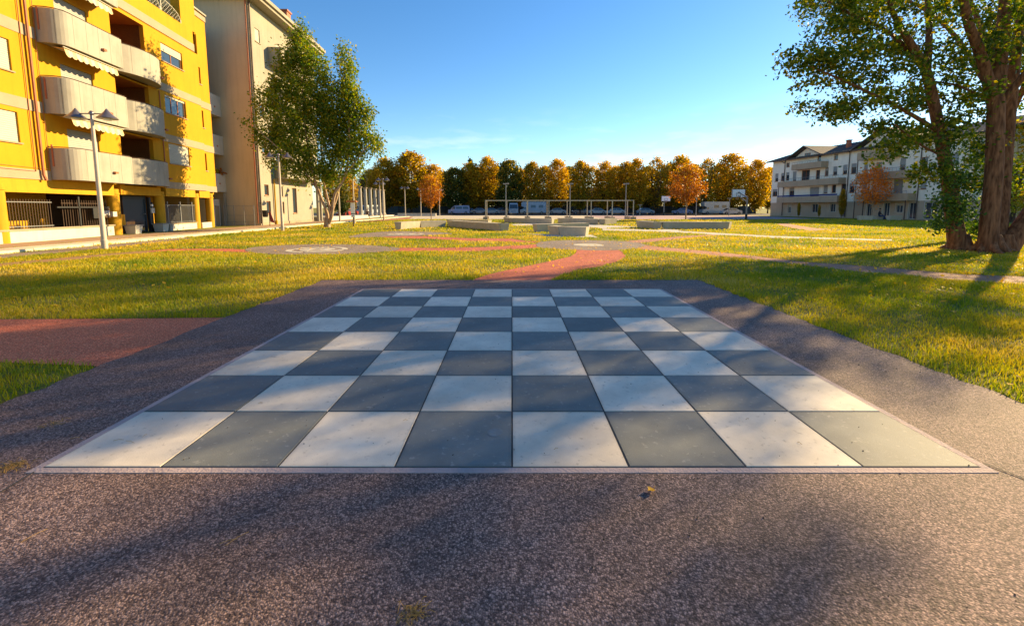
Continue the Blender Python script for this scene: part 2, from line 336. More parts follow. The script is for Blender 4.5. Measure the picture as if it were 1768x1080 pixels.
ground_sheet('red_path', gp([(936,417),(908,416.2),(882.8,411.9),(854.5,411.8),(798,411),(735.7,408),(700,406.5),(650,405),(660,410),(707.5,411.8),(741,412.5),(798,416),(882.8,417.6),(922,418.8)]), .006, 'redpath')
ground_sheet('red_path', gp([(940,420.5),(908,423.2),(837.6,426.6),(769.7,428),(721.6,428),(684.8,428),(655,429),(640,434),(665,434.6),(721.6,433.5),(769.7,434.4),(826,434),(880,431),(932,428)]), .006, 'redpath')
ground_sheet('pavement', gp([(926,423),(932,418.5),(950,416.2),(985,415),(1030,415.3),(1065,416.4),(1095,418.5),(1112,422),(1110,426),(1095,429.5),(1064,432),(1030,432.6),(994,431.4),(955,429.8),(932,427.5)]), .012, 'greypath', smooth=True)
ground_sheet('pavement', gp([(424,433),(432,428),(470,424.6),(540,422.2),(600,422.6),(655,425),(690,429),(672,434),(600,438.6),(520,440),(450,438)]), .012, 'greypath', smooth=True)
ground_sheet('pavement', gp([(600,410),(625,404),(668,399.8),(720,400),(772,402),(778,404.5),(730,407),(696,407.6),(640,409.8)]), .012, 'greypath', smooth=True)
ground_sheet('red_path', gp([(430,431),(400,429.6),(340,429.6),(290,430),(250,434.5),(300,434.2),(370,433.6),(430,436)]), .006, 'redpath')
ground_sheet('dirt_path', gp([(300,429.3),(200,437.2),(120,444),(0,455),(-60,460),(-60,467),(0,460.5),(120,449),(200,441.5),(262,436)]), .004, 'browndirt')
ground_sheet('red_path', gp([(1098,421),(1140,426.5),(1253,436.5),(1387,452.4),(1496.7,459.5),(1659,473.7),(1768,477.8),(2100,492),(2100,508),(1768,491),(1634.8,482),(1557.6,475.7),(1456,466.4),(1301.8,447.8),(1171.8,436),(1095,429.5)]), .006, 'redpale')
ground_sheet('red_path', gp([(1075,417),(1110,413.5),(1172,408.3),(1235,404.6),(1262,405.4),(1215,408.5),(1160,414),(1108,419.5)]), .006, 'redpale')
ground_sheet('concrete_path', gp([(1040,394.7),(1110,396.2),(1172,398.6),(1334,407.4),(1440,411),(1540,413.6),(1540,416),(1440,413.8),(1334,410.6),(1172,401.6),(1110,399.4),(1040,398)]), .008, 'pad')
ground_sheet('red_path', gp([(1340,386.2),(1360,386),(1375,389),(1408,394),(1440,396.5),(1400,398.6),(1372,394.5),(1350,390)]), .006, 'redpale')
ground_sheet('concrete_path', gp([(880,387.2),(930,385),(1000,386.5),(1100,391.5),(1042,394.4),(1010,391.5),(960,389),(890,389.6)]), .006, 'pad')
ground_sheet('plaza', [(-14,57.5),(12.5,56),(14.5,83),(-40,86),(-40,80),(-17,72)], .006, 'plaza')
ground_sheet('court', [(12.45,55.6),(42,57.5),(46,83),(14.5,83)], .008, 'court')
ground_sheet('pavement', [(-21.7,-5),(-19.0,-5),(-19.0,31),(-19.3,60),(-22.6,60),(-21.7,30)], .014, 'walk')
ground_sheet('pavement', [(-16.8,-5),(-15.55,-5),(-15.55,16),(-16.0,21.5),(-16.8,22)], .010, 'greypath')
ground_sheet('red_path', [(-17.2,60),(-16.2,42),(-15.4,48),(-13.8,57.4),(-16.5,72),(-17.4,72)], .010, 'redpale')
ground_sheet('road', [(-200,86.5),(200,84.5),(200,112),(-200,112)], .01, 'darkroad')
# street-side kerb strips: raised worn concrete pieces, each its own
def kerb_run(x0, x1, y0, y1, step=2.2):
    y = y0; first = True
    while y < y1-.01:
        e = min(y+step, y1)
        root.v = root.v if hasattr(root,'v') else None
        yield y, e; y = e
kr = thing('kerb', 'long pale worn concrete edging in front of the yellow building', 'kerb', (-17.6,0,0))
kp = MB().box(-.55,.55,.012,2.188,0,.11).mesh('kerb_stone', MT['kerb'])
y = 2.0
while y < 31:
    if not (22.9 < y < 23.6): inst('kerb_stone', kp, kr, (random.uniform(-.012,.012), y, random.uniform(-.012,0)))
    y += 2.2
kr2 = thing('kerb', 'far pale concrete edging running on past the columns', 'kerb', (-17.9,33,0))
for k in range(18): inst('kerb_stone', kp, kr2, (random.uniform(-.02,.02)+.02*k, k*2.2, random.uniform(-.02,0)), scale=(.55,1,1))
EXC.append(np.array([(-18.2,0),(-17.05,0),(-17.05,75),(-18.2,75)])); 
# stone discs
def disc(cx, cy, r, name='stone_disc'):
    P = [(cx+r*cos(2*pi*k/40), cy+r*sin(2*pi*k/40)) for k in range(40)]; EXC.append(np.array(P)); return P
for (x,y_,r,lab) in ((1016,423.4,.62,'pale round stone disc in the grey junction of red paths'),):
    c = g(x,y_); o = MB().prism(disc(c[0],c[1],r),0,.02).build('stone_disc', MT['whitedisc']); tag(o, lab, 'disc')
for (x,y_,lab) in ((548,431.3,'large pale ring emblem set in the left asphalt circle'),(700,404.3,'far pale ring emblem set in the small grey circle beyond the lawn strip')):
    c = g(x,y_); rt = thing('ring_emblem', lab, 'ground emblem', (c[0],c[1],.013))
    for (r0,r1) in ((.85,1.05),(.25,.6)):
        m_ = MB(); n = 40
        for k in range(n):
            if (k%10 == 9): continue
            a,b = 2*pi*k/n, 2*pi*(k+1)/n
            m_.prism([(r0*cos(a),r0*sin(a)),(r1*cos(a),r1*sin(a)),(r1*cos(b),r1*sin(b)),(r0*cos(b),r0*sin(b))],0,.006)
        m_.build('ring', MT['whitedisc'], rt)

# ---------------------------------------------------------------- chess board
T, BY = .697, 2.40
cb = thing('chessboard', 'giant chessboard of pale and slate slabs laid in the asphalt', 'chessboard', (0,BY,.012))
MB().box(-4*T,4*T,0,8*T,.001,.004).build('joint_bed', MT['joint'], cb)
def slab():
    m_ = MB(); h = T/2-.0035; b = .004
    m_.hexa([(-h,-h,0),(h,-h,0),(h,h,0),(-h,h,0),(-h+b,-h+b,.008),(h-b,-h+b,.008),(h-b,h-b,.008),(-h+b,h-b,.008)]); return m_
tw, td = slab().mesh('tile', MT['tile_w']), slab().mesh('tile', MT['tile_d'])
for j in range(8):
    for i in range(8):
        o = inst('tile', tw if (i+j)%2 == 0 else td, cb, ((i-3.5)*T, (j+.5)*T, random.uniform(-.001,.001)))
bw = .05; mb = MB()
for a in ((-4*T-bw,4*T+bw,-bw,-.002),(-4*T-bw,4*T+bw,8*T+.002,8*T+bw),(-4*T-bw,-4*T-.002,0,8*T),(4*T+.002,4*T+bw,0,8*T)):
    MB().box(*a,0,.0035).build('border_strip', MT['border'], cb)
# worn pale stain on one slate slab
c = g(856,751); tag(MB().sheet(smooth_poly([(c[0]+.055*cos(a)*random.uniform(.7,1.15), c[1]+.065*sin(a)*random.uniform(.7,1.15)) for a in np.arange(0,2*pi,.7)]), .0225).build('stain', mat('pale dried stain', (.16,.19,.20), .8, var=.2, vs_=20)), kind='structure')
# thin joints in the asphalt
jm = MB()
for a,b in (((1697,803),(1800,842)),((60,818),(-40,878)),((1094,487),(1110,497))):
    p,q = np.array(g(*a)),np.array(g(*b)); d = (q-p)/np.linalg.norm(q-p); nn = np.array([-d[1],d[0]])*.006
    jm.sheet([tuple(p+nn),tuple(q+nn),tuple(q-nn),tuple(p-nn)], .0165)
tag(jm.build('pavement_joint', MT['joint']), kind='structure')

# ---------------------------------------------------------------- facade helpers (local x along the wall, -y outward)
def wall_holes(m_, u0,u1,w0,w1, holes, y=0., depth=.22):
    us = sorted({u0,u1,*[h[0] for h in holes],*[h[1] for h in holes]}); us = [a for a in us if u0<=a<=u1]
    ws = sorted({w0,w1,*[h[2] for h in holes],*[h[3] for h in holes]}); ws = [a for a in ws if w0<=a<=w1]
    for i in range(len(us)-1):
        for j in range(len(ws)-1):
            cu,cw = (us[i]+us[i+1])/2,(ws[j]+ws[j+1])/2
            if any(h[0]<cu<h[1] and h[2]<cw<h[3] for h in holes): continue
            m_.add([(us[i],y,ws[j]),(us[i+1],y,ws[j]),(us[i+1],y,ws[j+1]),(us[i],y,ws[j+1])],[(0,1,2,3)])
    for a,b,c_,d in holes:
        d_ = y+depth
        m_.add([(a,y,c_),(b,y,c_),(b,d_,c_),(a,d_,c_)],[(0,1,2,3)]); m_.add([(a,y,d),(b,y,d),(b,d_,d),(a,d_,d)],[(3,2,1,0)])
        m_.add([(a,y,c_),(a,y,d),(a,d_,d),(a,d_,c_)],[(3,2,1,0)]); m_.add([(b,y,c_),(b,y,d),(b,d_,d),(b,d_,c_)],[(0,1,2,3)])
def window(par, u0,u1,w0,w1, y=0., frame='woodframe', shut=0., n=2, sill=True, fw=.07, shm='shutter', pane='glass', surround=None):
    """frame with panes, optional roller shutter let down by the fraction shut"""
    m_ = MB(); a,b = y+.10, y+.16; e = .002
    m_.box(u0+e,u0+fw,a,b,w0+e,w1-e).box(u1-fw,u1-e,a,b,w0+e,w1-e).box(u0+fw,u1-fw,a,b,w0+e,w0+fw).box(u0+fw,u1-fw,a,b,w1-fw,w1-e)
    cells = []
    for k in range(n):
        p,q = u0+fw+(u1-u0-2*fw)*k/n, u0+fw+(u1-u0-2*fw)*(k+1)/n; cells.append((p,q))
        if k: m_.box(p-fw*.4,p+fw*.4,a,b,w0+fw,w1-fw)
    f = m_.build('window', MT[frame], par)
    if shut < .99:
        for p,q in cells: MB().box(p,q,y+.125,y+.135,w0+fw,w1-fw).build('pane', MT[pane], f)
    if shut > 0:
        hgt = (w1-w0)*shut; m2 = MB(); ns = max(2,int(hgt/.09))
        for k in range(ns):
            z1 = w1-e-hgt*k/ns; z0 = w1-e-hgt*(k+1)/ns
            m2.hexa([(u0+e,y+.065,z0),(u1-e,y+.065,z0),(u1-e,y+.095,z0),(u0+e,y+.095,z0),(u0+e,y+.075,z1-.006),(u1-e,y+.075,z1-.006),(u1-e,y+.095,z1-.006),(u0+e,y+.095,z1-.006)])
        m2.build('shutter', MT[shm], f)
    if sill: MB().box(u0-.06,u1+.06,y-.07,y+.098,w0-.06,w0-.003).build('sill', MT['band'], f)
    if surround:
        s_ = .09; MB().box(u0-s_,u0-.003,y-.02,y+.05,w0,w1+s_).box(u1+.003,u1+s_,y-.02,y+.05,w0,w1+s_).box(u0,u1,y-.02,y+.05,w1+.003,w1+s_).build('surround', MT[surround], f)
    return f
def balcony(par, path, w0, w1, m='parapet', slab_m='parapet', name='balcony', panels=5, th=.10, rail=True, spouts=()):
    """path: outer outline in (u, outward); slab plus separate parapet panels with open joints"""
    P = [np.array((u,-v)) for u,v in path]
    # arc length
    seg = [np.linalg.norm(P[i+1]-P[i]) for i in range(len(P)-1)]; tot = sum(seg)
    slab = MB().prism([tuple(p) for p in P]+[(P[-1][0],.0),(P[0][0],.0)], w0, w0+.16).build(name, MT[slab_m], par)
    def pos(s):
        for i,l_ in enumerate(seg):
            if s <= l_ or i == len(seg)-1:
                t = s/l_; d = (P[i+1]-P[i])/l_; return P[i]+d*s, d
            s -= l_
    cum = [0]+list(np.cumsum(seg))
    for k in range(panels):
        s0,s1 = tot*k/panels+.006, tot*(k+1)/panels-.006
        ss = sorted([s0,s1]+[c_ for c_ in cum if s0+.01<c_<s1-.01]); m_ = MB(); out=[]; inn=[]
        for s in ss:
            p,d = pos(s); nn = np.array([d[1],-d[0]]); out.append(p+nn*.004); inn.append(p-nn*th)
        for i in range(len(ss)-1):
            a,b,c_,d = out[i],out[i+1],inn[i+1],inn[i]
            lo = w0-.03
            m_.add([(*a,lo),(*b,lo),(*b,w1),(*a,w1),(*d,lo),(*c_,lo),(*c_,w1),(*d,w1)],[(0,1,2,3),(5,4,7,6),(3,2,6,7),(0,4,5,1)])
        a,d = out[0],inn[0]; m_.add([(*a,lo),(*d,lo),(*d,w1),(*a,w1)],[(0,3,2,1)])
        a,d = out[-1],inn[-1]; m_.add([(*a,lo),(*d,lo),(*d,w1),(*a,w1)],[(0,1,2,3)])
        m_.build('parapet_panel', MT[m], slab, smooth=True)
    if rail:
        MB().tube([(p[0],p[1]+.03,w1+.04) for p in P], .022, 6).build('handrail', MT['brownmetal'], slab)
    for (u,v,z) in spouts: MB().box(u-.10,u+.10,-v-.14,-v-.006,z-.05,z+.05).build('spout', MT['pipe'], slab)
    return slab

# ---------------------------------------------------------------- yellow apartment building
AY = math.atan2(1,-.13)
yb = thing('apartment_building', 'tall yellow apartment block with curved pale balconies on the left', 'apartment building', (-22.4,24.3,0), AY)
FL = [2.85, 5.95, 9.12, 12.3]
UL, UR = -16.0, 10.85
wins = [(5.12,7.36,4.53,5.86,.98),(5.12,7.36,7.86,9.05,.12),(5.12,7.36,11.2,12.35,.42),(9.45,9.78,4.4,5.72,0),(9.45,9.78,7.66,8.95,0),(9.45,9.78,10.9,12.15,0)]
for z in (4.40,7.45,10.7): wins += [(-6.6,-4.95,z,z+1.32,.98),(-12,-10.2,z,z+1.32,.98)]
holes = [w_[:4] for w_ in wins]
doors = [(-2.55,-.65,z+.16,z+2.6) for z in FL[:3]]
log = [(.9,3.6,FL[0],FL[0]+3.0),(.9,3.6,FL[1],FL[1]+3.07),(.9,3.6,FL[2],12.75)]
m_ = MB(); wall_holes(m_, UL,9.3,2.85,12.95, [h for h in holes if h[1]<9.3]+doors+log)
wall_holes(m_, 9.3,UR,2.85,16.3, [h for h in holes if h[0]>9.3], y=.14)
m_.add([(9.3,0,2.85),(9.3,.14,2.85),(9.3,.14,14.4),(9.3,0,14.4)],[(0,1,2,3)])
m_.box(UL,8.82,-.03,.25,12.95,14.45)
m_.box(7.55,9.3,0,.6,14.45,17.5)
m_.box(-16,.5,3.2,3.5,14.4,17.5)
m_.build('wall', MT['yellow'], yb)
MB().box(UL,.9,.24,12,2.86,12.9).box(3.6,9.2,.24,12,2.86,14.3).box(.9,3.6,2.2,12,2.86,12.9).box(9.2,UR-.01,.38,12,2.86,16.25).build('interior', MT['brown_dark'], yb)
for z,zt in ((FL[0],FL[0]+3.0),(FL[1],FL[1]+3.07),(FL[2],12.75)):     # loggia linings
    lm = MB().add([(.9,.22,z),(.9,2.2,z),(.9,2.2,zt),(.9,.22,zt)],[(0,1,2,3)]).add([(3.6,.22,z),(3.6,2.2,z),(3.6,2.2,zt),(3.6,.22,zt)],[(3,2,1,0)])
    lm.add([(.9,2.19,z),(3.6,2.19,z),(3.6,2.19,zt),(.9,2.19,zt)],[(0,1,2,3)]).add([(.9,.0,zt-.01),(3.6,0,zt-.01),(3.6,2.2,zt-.01),(.9,2.2,zt-.01)],[(3,2,1,0)]).add([(.9,0,z+.16),(3.6,0,z+.16),(3.6,2.2,z+.16),(.9,2.2,z+.16)],[(0,1,2,3)])
    lm.build('loggia_lining', MT['red_wall'], yb)
    MB().lathe([(.11,0),(.13,.08),(.05,.16)],10,(3.2,2.12,z+1.95)).build('wall_lamp', MT['black'], yb)
for z0,z1 in ((2.83,3.27),(5.92,6.42),(9.22,9.72)):
    for a,b in ((UL,-3.7),(4.5,9.29)): MB().box(a,b,-.025,.003,z0,z1).build('string_course', MT['band'], yb)
    MB().box(9.31,UR+.02,.10,.137,z0-.05,z1-.05).build('string_course', MT['band'], yb)
MB().box(.18,8.84,-.07,-.032,12.98,13.5).build('string_course', MT['band'], yb)
MB().box(9.2,UR+.03,.08,.137,15.85,16.2).build('string_course', MT['band'], yb)
MB().box(9.2,UR+.08,.02,1.0,16.3,16.42).build('roof_edge', MT['parapet'], yb)
for k,w_ in enumerate(wins):
    narrow = w_[1]-w_[0] < .5
    window(yb, *w_[:4], y=.14 if w_[0]>9.3 else 0., shut=w_[4], n=1 if narrow else (3 if w_[0]==5.12 and w_[4]<.3 else 2))
for d_ in doors: window(yb, *d_, frame='shutter_grey', shut=.985, n=2, sill=False, shm='shutter_grey')
def arc(cx, cv, rx, rv, a0, a1, n): return [(cx+rx*cos(R(a0+(a1-a0)*k/n)), cv+rv*sin(R(a0+(a1-a0)*k/n))) for k in range(n+1)]
for z,t in ((2.9,4.36),(5.98,7.62),(9.18,10.68),(12.35,13.8)):
    p1 = [(-3.65,0),(-3.65,.35)]+arc(-3.05,.35,.6,.65,180,90,7)+[(.05,1.0)]
    b1 = balcony(yb, p1, z, t, panels=6, spouts=((-1.2,1.0,z+.5),))
    MB().box(.06,.14,-1.0,-.02,z-.03,t).build('end_panel', MT['parapet'], b1)
    p2 = arc(2.35,-.35,2.15,1.35,165,15,16)
    p2 = [(u,max(0,v)) for u,v in p2]
    if z < 12: balcony(yb, p2, z+.02, t+.02, panels=4, spouts=((3.7,.72,z+.5),))
    # ---- striped awnings rolled in under the slab above
    if z > 3 :
        aw = MB(); n = 30
        for k in range(n):
            a,b = -3.3+3.2*k/n, -3.3+3.2*(k+1)/n; dr = .09*abs(sin(pi*k/3.0)); dr2 = .09*abs(sin(pi*(k+1)/3.0))
            aw.add([(a,-.82,z-.14),(b,-.82,z-.14),(b,-.90,z-.44-dr2),(a,-.90,z-.44-dr)],[(0,1,2,3)])
            aw.add([(a,-.82,z-.14),(b,-.82,z-.14),(b,-.30,z-.10),(a,-.30,z-.10)],[(3,2,1,0)])
        ao = aw.build('awning', None, yb)
        ao.data.materials.append(MT['awning']); ao.data.materials.append(MT['shutter'])
        for i,p in enumerate(ao.data.polygons): p.material_index = (i//4)%2
        MB().tube([(-3.4,-.86,z-.12),(-.05,-.86,z-.12)],.03,8).build('awning_bar', MT['shutter'], ao)
# downpipes, cables
MB().tube([(-4.18,-.12,17),(-4.18,-.12,3.05),(-4.12,-.16,2.8)],.055,8).build('downpipe', MT['pipe'], yb, True)
MB().tube([(-4.45,-.05,17),(-4.45,-.05,3.2),(-9.5,-.05,3.25)],.018,6).tube([(-3.75,-.05,15),(-3.75,-.05,3.35),(-9.5,-.05,3.4)],.012,6).build('cable', MT['pipe'], yb)
for z in (3.8,6.9,10.0): MB().tube([(-3.6,-.10,z+.7),(-3.66,-.16,z+.6),(-3.66,-.16,z-.3)],.04,6).build('drain_spout', MT['pipe'], yb)
MB().tube([(4.55,-.04,9.1),(4.55,-.04,3)],.03,6).build('cable', MT['pipe'], yb)
# terrace trellis and shrubs
for (a,b) in ((3.2,5.35),(5.45,7.5)):
    tr = MB(); n = 12; top = lambda u: 14.5+.75*math.sqrt(max(0,1-((u-a)/(b-a))**2))*.9+.12
    for sgn in (1,-1):
        for k in range(-8,12):
            pts = [(a+(b-a)*s/40, 0, 14.47+sgn*((b-a)*s/40)+k*.28) for s in range(41)]
            pts = [p for p in pts if 14.46 < p[2] < top(p[0])]
            if len(pts) > 1: tr.tube([pts[0],pts[-1]],.012,4)
    tr.tube([(a+(b-a)*s/12,0,top(a+(b-a)*s/12)) for s in range(13)],.03,5).box(a-.03,a+.03,-.03,.03,14.45,top(a)).box(b-.03,b+.03,-.03,.03,14.45,top(b)+.05)
    tr.build('trellis', MT['shutter'], yb)
# ground storey
MB().box(UL,UR,.35,7,2.6,2.84).build('soffit', MT['yellow_low'], yb)
MB().box(UL,.1,.02,.34,2.22,2.84).box(.6,4.0,.02,.34,2.3,2.84).box(4.5,7.75,.02,.34,2.3,2.84).box(8.35,9.7,.06,.34,2.3,2.84).build('beam', MT['yellow_low'], yb)
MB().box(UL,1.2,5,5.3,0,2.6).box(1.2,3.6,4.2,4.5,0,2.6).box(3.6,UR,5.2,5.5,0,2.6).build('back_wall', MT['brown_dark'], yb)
MB().box(-4.6,-.2,3.2,4.99,0,2.6).build('bay_wall', MT['yellow_low'], yb)
for u,v,r in ((.35,.32,.30),(4.25,.35,.30),(8.05,.30,.29),(10.0,.30,.27),(7.6,3.0,.25),(3.7,3.2,.28),(-6,.3,.3),(-10,.3,.3)):
    MB().lathe([(r,0),(r,2.28),(r*1.12,2.30),(r*1.12,2.36),(r,2.38),(r,2.595)],20,(u,v,0)).build('column', MT['yellow_low'], yb, True)
MB().box(UL,-.12,.05,.30,0,.52).build('low_wall', MT['white'], yb)
MB().box(UL,-.06,.0,.36,.523,.60).build('wall_coping', MT['band'], yb)
MB().box(4.55,7.72,.05,.30,0,.42).box(8.42,9.7,.05,.30,0,.42).build('low_wall', MT['white'], yb)
MB().box(4.5,7.74,.0,.36,.423,.48).build('wall_coping', MT['band'], yb)
pk = MB().box(-.012,.012,-.012,.012,0,1.32).mesh('picket', MT['brownmetal'])
fl = MB().box(-9.8,-3.6,.16,.20,1.78,1.82).box(-9.8,-3.6,.16,.20,.68,.72).build('fence_rail', MT['steel'], yb)
for k in range(48): inst('picket', pk, fl, (-9.7+k*.128,.18,.61))
f2 = MB().box(-3.1,-.35,.16,.19,1.75,1.78).build('fence_rail', MT['brownmetal'], yb)
for k in range(20): inst('picket', pk, f2, (-3.05+k*.142,.18,.61))
f3 = MB().box(4.5,7.8,.16,.20,1.70,1.74).box(4.5,7.8,.16,.20,.55,.58).build('fence_rail', MT['steel'], yb)
pk2 = MB().box(-.010,.010,-.010,.010,0,1.22).mesh('picket', MT['steel'])
for k in range(30): inst('picket', pk2, f3, (4.55+k*.11,.18,.49))
for u in (4.75,6.1,7.45): MB().box(u-.035,u+.035,.14,.22,.485,1.95).build('fence_post', MT['steel'], f3)
MB().box(-8.2,-6.2,2.6,2.7,0,2.2).box(-6.1,-4.9,2.6,2.7,0,2.2).build('garage_door', MT['brownmetal'], yb)
gt = MB().box(1.35,1.5,.5,.62,0,2.25).box(3.15,3.25,.5,.62,0,2.25).box(1.5,3.15,.5,.62,2.08,2.25).box(1.5,3.15,.53,.59,.05,.12).box(1.5,3.15,.53,.59,.7,.76).build('gate', MT['darkframe'], yb)
for k in range(16): MB().box(1.55+k*.1,1.57+k*.1,.545,.57,.12,.7).build('gate_bar', MT['steel'], gt)
MB().box(1.5,3.15,.55,.57,.77,2.07).build('gate_panel', MT['darkframe'], gt)
MB().tube([(3.0,.5,1.15),(3.0,.42,1.15)],.04,8).build('handle', MT['steel'], gt)
ic = MB().box(3.32,3.5,.35,.5,0,2.2).box(3.55,3.62,.35,.42,0,1.9).build('intercom_post', MT['black'], yb)
MB().box(3.38,3.66,.27,.345,1.2,1.52).build('letter_box', MT['white'], ic)
MB().box(3.42,3.56,.27,.345,1.62,1.76).build('call_panel', MT['lens'], ic)
for k in range(3):
    b_ = MB().box(.85+k*.17,.97+k*.17,.42,.52,.5,1.15).build('bollard_sleeve', mat('orange yellow sleeve',(.85,.36,.01),.6) if k == 0 else bpy.data.materials['orange yellow sleeve'], yb)
    MB().box(.89+k*.17,.93+k*.17,.45,.49,.0,2.0).build('post', MT['brownmetal'], b_)
# black cross-shaped steel frame with notice case
fr = MB().box(-2.35,-2.27,-.02,.03,.6,2.1).box(-3.55,-.4,-.02,.03,1.53,1.60).build('steel_frame', MT['black'], yb)
MB().box(-1.55,-.95,-.06,.0,.98,1.52).build('notice_case', MT['black'], fr)
nb = MB().box(-.93,-.42,-.05,.0,1.0,1.50).build('notice_case', MT['brownmetal'], fr)
for k in range(3):
    MB().box(-.86+.14*k,-.76+.14*k,-.062,-.052,1.12+.05*(k%2),1.38).build('printed_notice', MT['curtain'], nb)
MB().box(-.38,-.10,-.16,-.02,1.05,1.32).build('letter_box', MT['white'], yb)
# white loggia stack at the right end
for z,t in ((2.88,4.34),(5.95,7.5),(9.12,10.75)):
    st = MB().box(UR+.05,12.9,.45,.6,z-.02,t).box(12.9,13.05,.45,3,z-.02,t+.02).build('loggia_parapet', MT['white'], yb)
    MB().box(12.0,12.15,.42,.448,z+.6,z+.72).build('spout', MT['pipe'], st)
    MB().box(UR+.05,12.9,.6,3,z-.02,z+.14).build('loggia_floor', MT['white'], yb)
MB().box(UR+.03,13.0,2.4,6,0,10.7).build('loggia_wall', MT['band'], yb)
MB().box(12.75,12.9,.46,.6,0,2.8).build('loggia_pier', MT['parapet'], yb)
for u,m2 in ((11.2,'leaf_rust'),(11.7,'leaf_lime'),(12.4,'leaf_rust')):
    V = rng.normal(0,.14,(60,3))+np.array([u,.6,4.5]); q=[];
    m3 = MB()
    for p in V: d1 = rng.normal(0,.06,3); d2 = rng.normal(0,.06,3); m3.add([p-d1,p+d2,p+d1,p-d2],[(0,1,2,3)])
    m3.build('flower_box_plant', MT[m2], yb)
kb = MB().box(11.4,12.5,.8,2.2,0,2.25).build('meter_cabinet', MT['white'], yb)
MB().box(11.75,12.3,.76,.797,.05,1.7).build('cabinet_door', MT['band'], kb)
# white planters at the gate (own things)
def loc(rt, u, v, z=0):
    c_,s_ = cos(rt.rotation_euler.z), sin(rt.rotation_euler.z); return (rt.location.x+u*c_-v*s_, rt.location.y+u*s_+v*c_, z)
for (u,v,lab,mt_) in ((1.15,-.1,'bluish white square planter left of the dark entrance gate','white'),(3.55,-.1,'white square planter right of the dark entrance gate','white')):
    pl_ = thing('planter', lab, 'planter', loc(yb,u,v), AY, 'planters by the entrance gate')
    m4 = MB(); m4.hexa([(-.24,-.24,0),(.24,-.24,0),(.24,.24,0),(-.24,.24,0),(-.3,-.3,.47),(.3,-.3,.47),(.3,.3,.47),(-.3,.3,.47)]); m4.build('tub', MT[mt_], pl_)
    MB().box(-.34,.34,-.34,.34,.473,.53).build('rim', MT['parapet'], pl_)
bx = thing('concrete_block', 'small grey block standing by the second yellow column', 'block', loc(yb,4.1,-.25), AY)
MB().box(-.14,.14,-.14,.14,0,.42).box(-.17,.17,-.17,.17,.423,.46).build('block', MT['parapet'], bx)

# ---------------------------------------------------------------- pale plaster building beyond
AB = math.atan2(1,-.03)
bb = thing('apartment_building', 'tall pale plaster apartment block with a shaded blank end wall behind the left tree', 'apartment building', (-21.82,37.25,0), AB)
bw_ = [(.95,1.65,2.62,3.58,0),(1.15,1.85,.98,2.12,0),(3.72,4.2,2.6,3.55,0),(3.85,4.3,1.0,2.1,0),(6.1,6.95,.98,3.5,0),
       (.9,1.65,15.65,16.75,.95),(.95,1.7,9.4,10.5,0),(.95,1.7,6.3,7.3,0),(4.4,6.2,14.8,16.7,.95),(3.2,4.2,11.4,13.5,0),(3.2,4.2,8.1,10.2,0),(3.2,4.2,4.6,7.0,0),(6.4,8.0,11.6,13.3,.6),(6.4,8.0,8.2,10.0,.9),(6.4,8.0,5.0,7.0,.4),(9.5,11,14.9,16.6,.9),(10.9,12.0,11.6,13.2,.9),(10.9,12.0,8.4,10,.9)]
m_ = MB(); wall_holes(m_, 0,12.3,0,18.6, [h[:4] for h in bw_]+[(10.75,12.3,0,4.2)])
m_.build('wall', MT['beige'], bb)
MB().add([(0,0,0),(0,14,0),(0,14,18.6),(0,0,18.6)],[(0,3,2,1)][::1]).build('end_wall', MT['endwall'], bb)
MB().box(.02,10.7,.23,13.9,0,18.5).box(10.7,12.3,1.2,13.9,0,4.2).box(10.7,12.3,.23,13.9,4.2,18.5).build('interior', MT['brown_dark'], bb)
MB().box(-.7,13.1,-.95,14.5,18.6,18.85).box(-.9,13.3,-1.15,14.7,18.853,19.15).build('eave', MT['beige'], bb)
MB().hexa([(-.8,-1.0,19.15),(13.2,-1.0,19.15),(13.2,14.6,19.15),(-.8,14.6,19.15),(3,5,21.2),(10,5,21.2),(10,9,21.2),(3,9,21.2)]).build('roof', MT['rooftile'], bb)
MB().box(8.2,9.0,.6,1.4,19.2,21.2).box(8.1,9.1,.5,1.5,21.2,21.35).build('chimney', MT['pipe'], bb)
for k,h in enumerate(bw_):
    window(bb, *h[:4], frame='woodframe', shut=h[4], n=1 if h[1]-h[0]<1.2 else 2, sill=k<7, pane='glass')
for z in (4.25,7.6,10.95,14.35):
    b3 = balcony(bb, [(2.85,0),(2.85,1.15),(9.8,1.15),(9.8,0)], z, z+1.5, m='beige', slab_m='parapet', panels=8, rail=False)
MB().tube([(.06,-.1,18.5),(.06,-.1,.2)],.07,8).build('downpipe', MT['pipe_dark'], bb)
MB().tube([(-.10,.12,18.5),(-.10,.12,.2)],.06,8).build('downpipe', MT['pipe'], bb)
MB().tube([(2.45,-.12,4.1),(2.45,-.12,.35)],.07,8).tube([(2.45,-.12,.35),(2.45,-.12,0)],.13,8).build('downpipe', MT['yellow_low'], bb)
MB().box(2.35,2.6,-.1,-.003,4.2,6.3).build('service_box', mat('grey green box',(.12,.2,.17),.6), bb)
for u in (11.3,12.1): MB().lathe([(.2,0),(.16,.2),(.16,3.9),(.2,4.19)],14,(u,-.3,0)).build('portico_post', MT['beige'], bb, True)
MB().box(0.0,10.7,-.05,-.002,0,.25).build('plinth', MT['band'], bb)
MB().box(10.75,12.6,-.6,.0,4.2,4.45).build('portico_lintel', MT['beige'], bb)
# wire fence in front of the end wall
wf = thing('wire_fence', 'thin wire fence on slim posts before the shaded end wall', 'fence', (-24.3,36.3,0), .0)
for k in range(4): MB().tube([(k*.85,0,0),(k*.85,0,1.75)],.03,6).build('fence_post', MT['steel'], wf)
m5 = MB()
for z in (.35,.9,1.7): m5.tube([(0,0,z),(2.55,0,z)],.012,4)
for k in range(26): m5.tube([(k*.1,0,.1),(k*.1,0,1.7)],.003,3)
m5.build('wire_mesh', MT['steel'], wf)
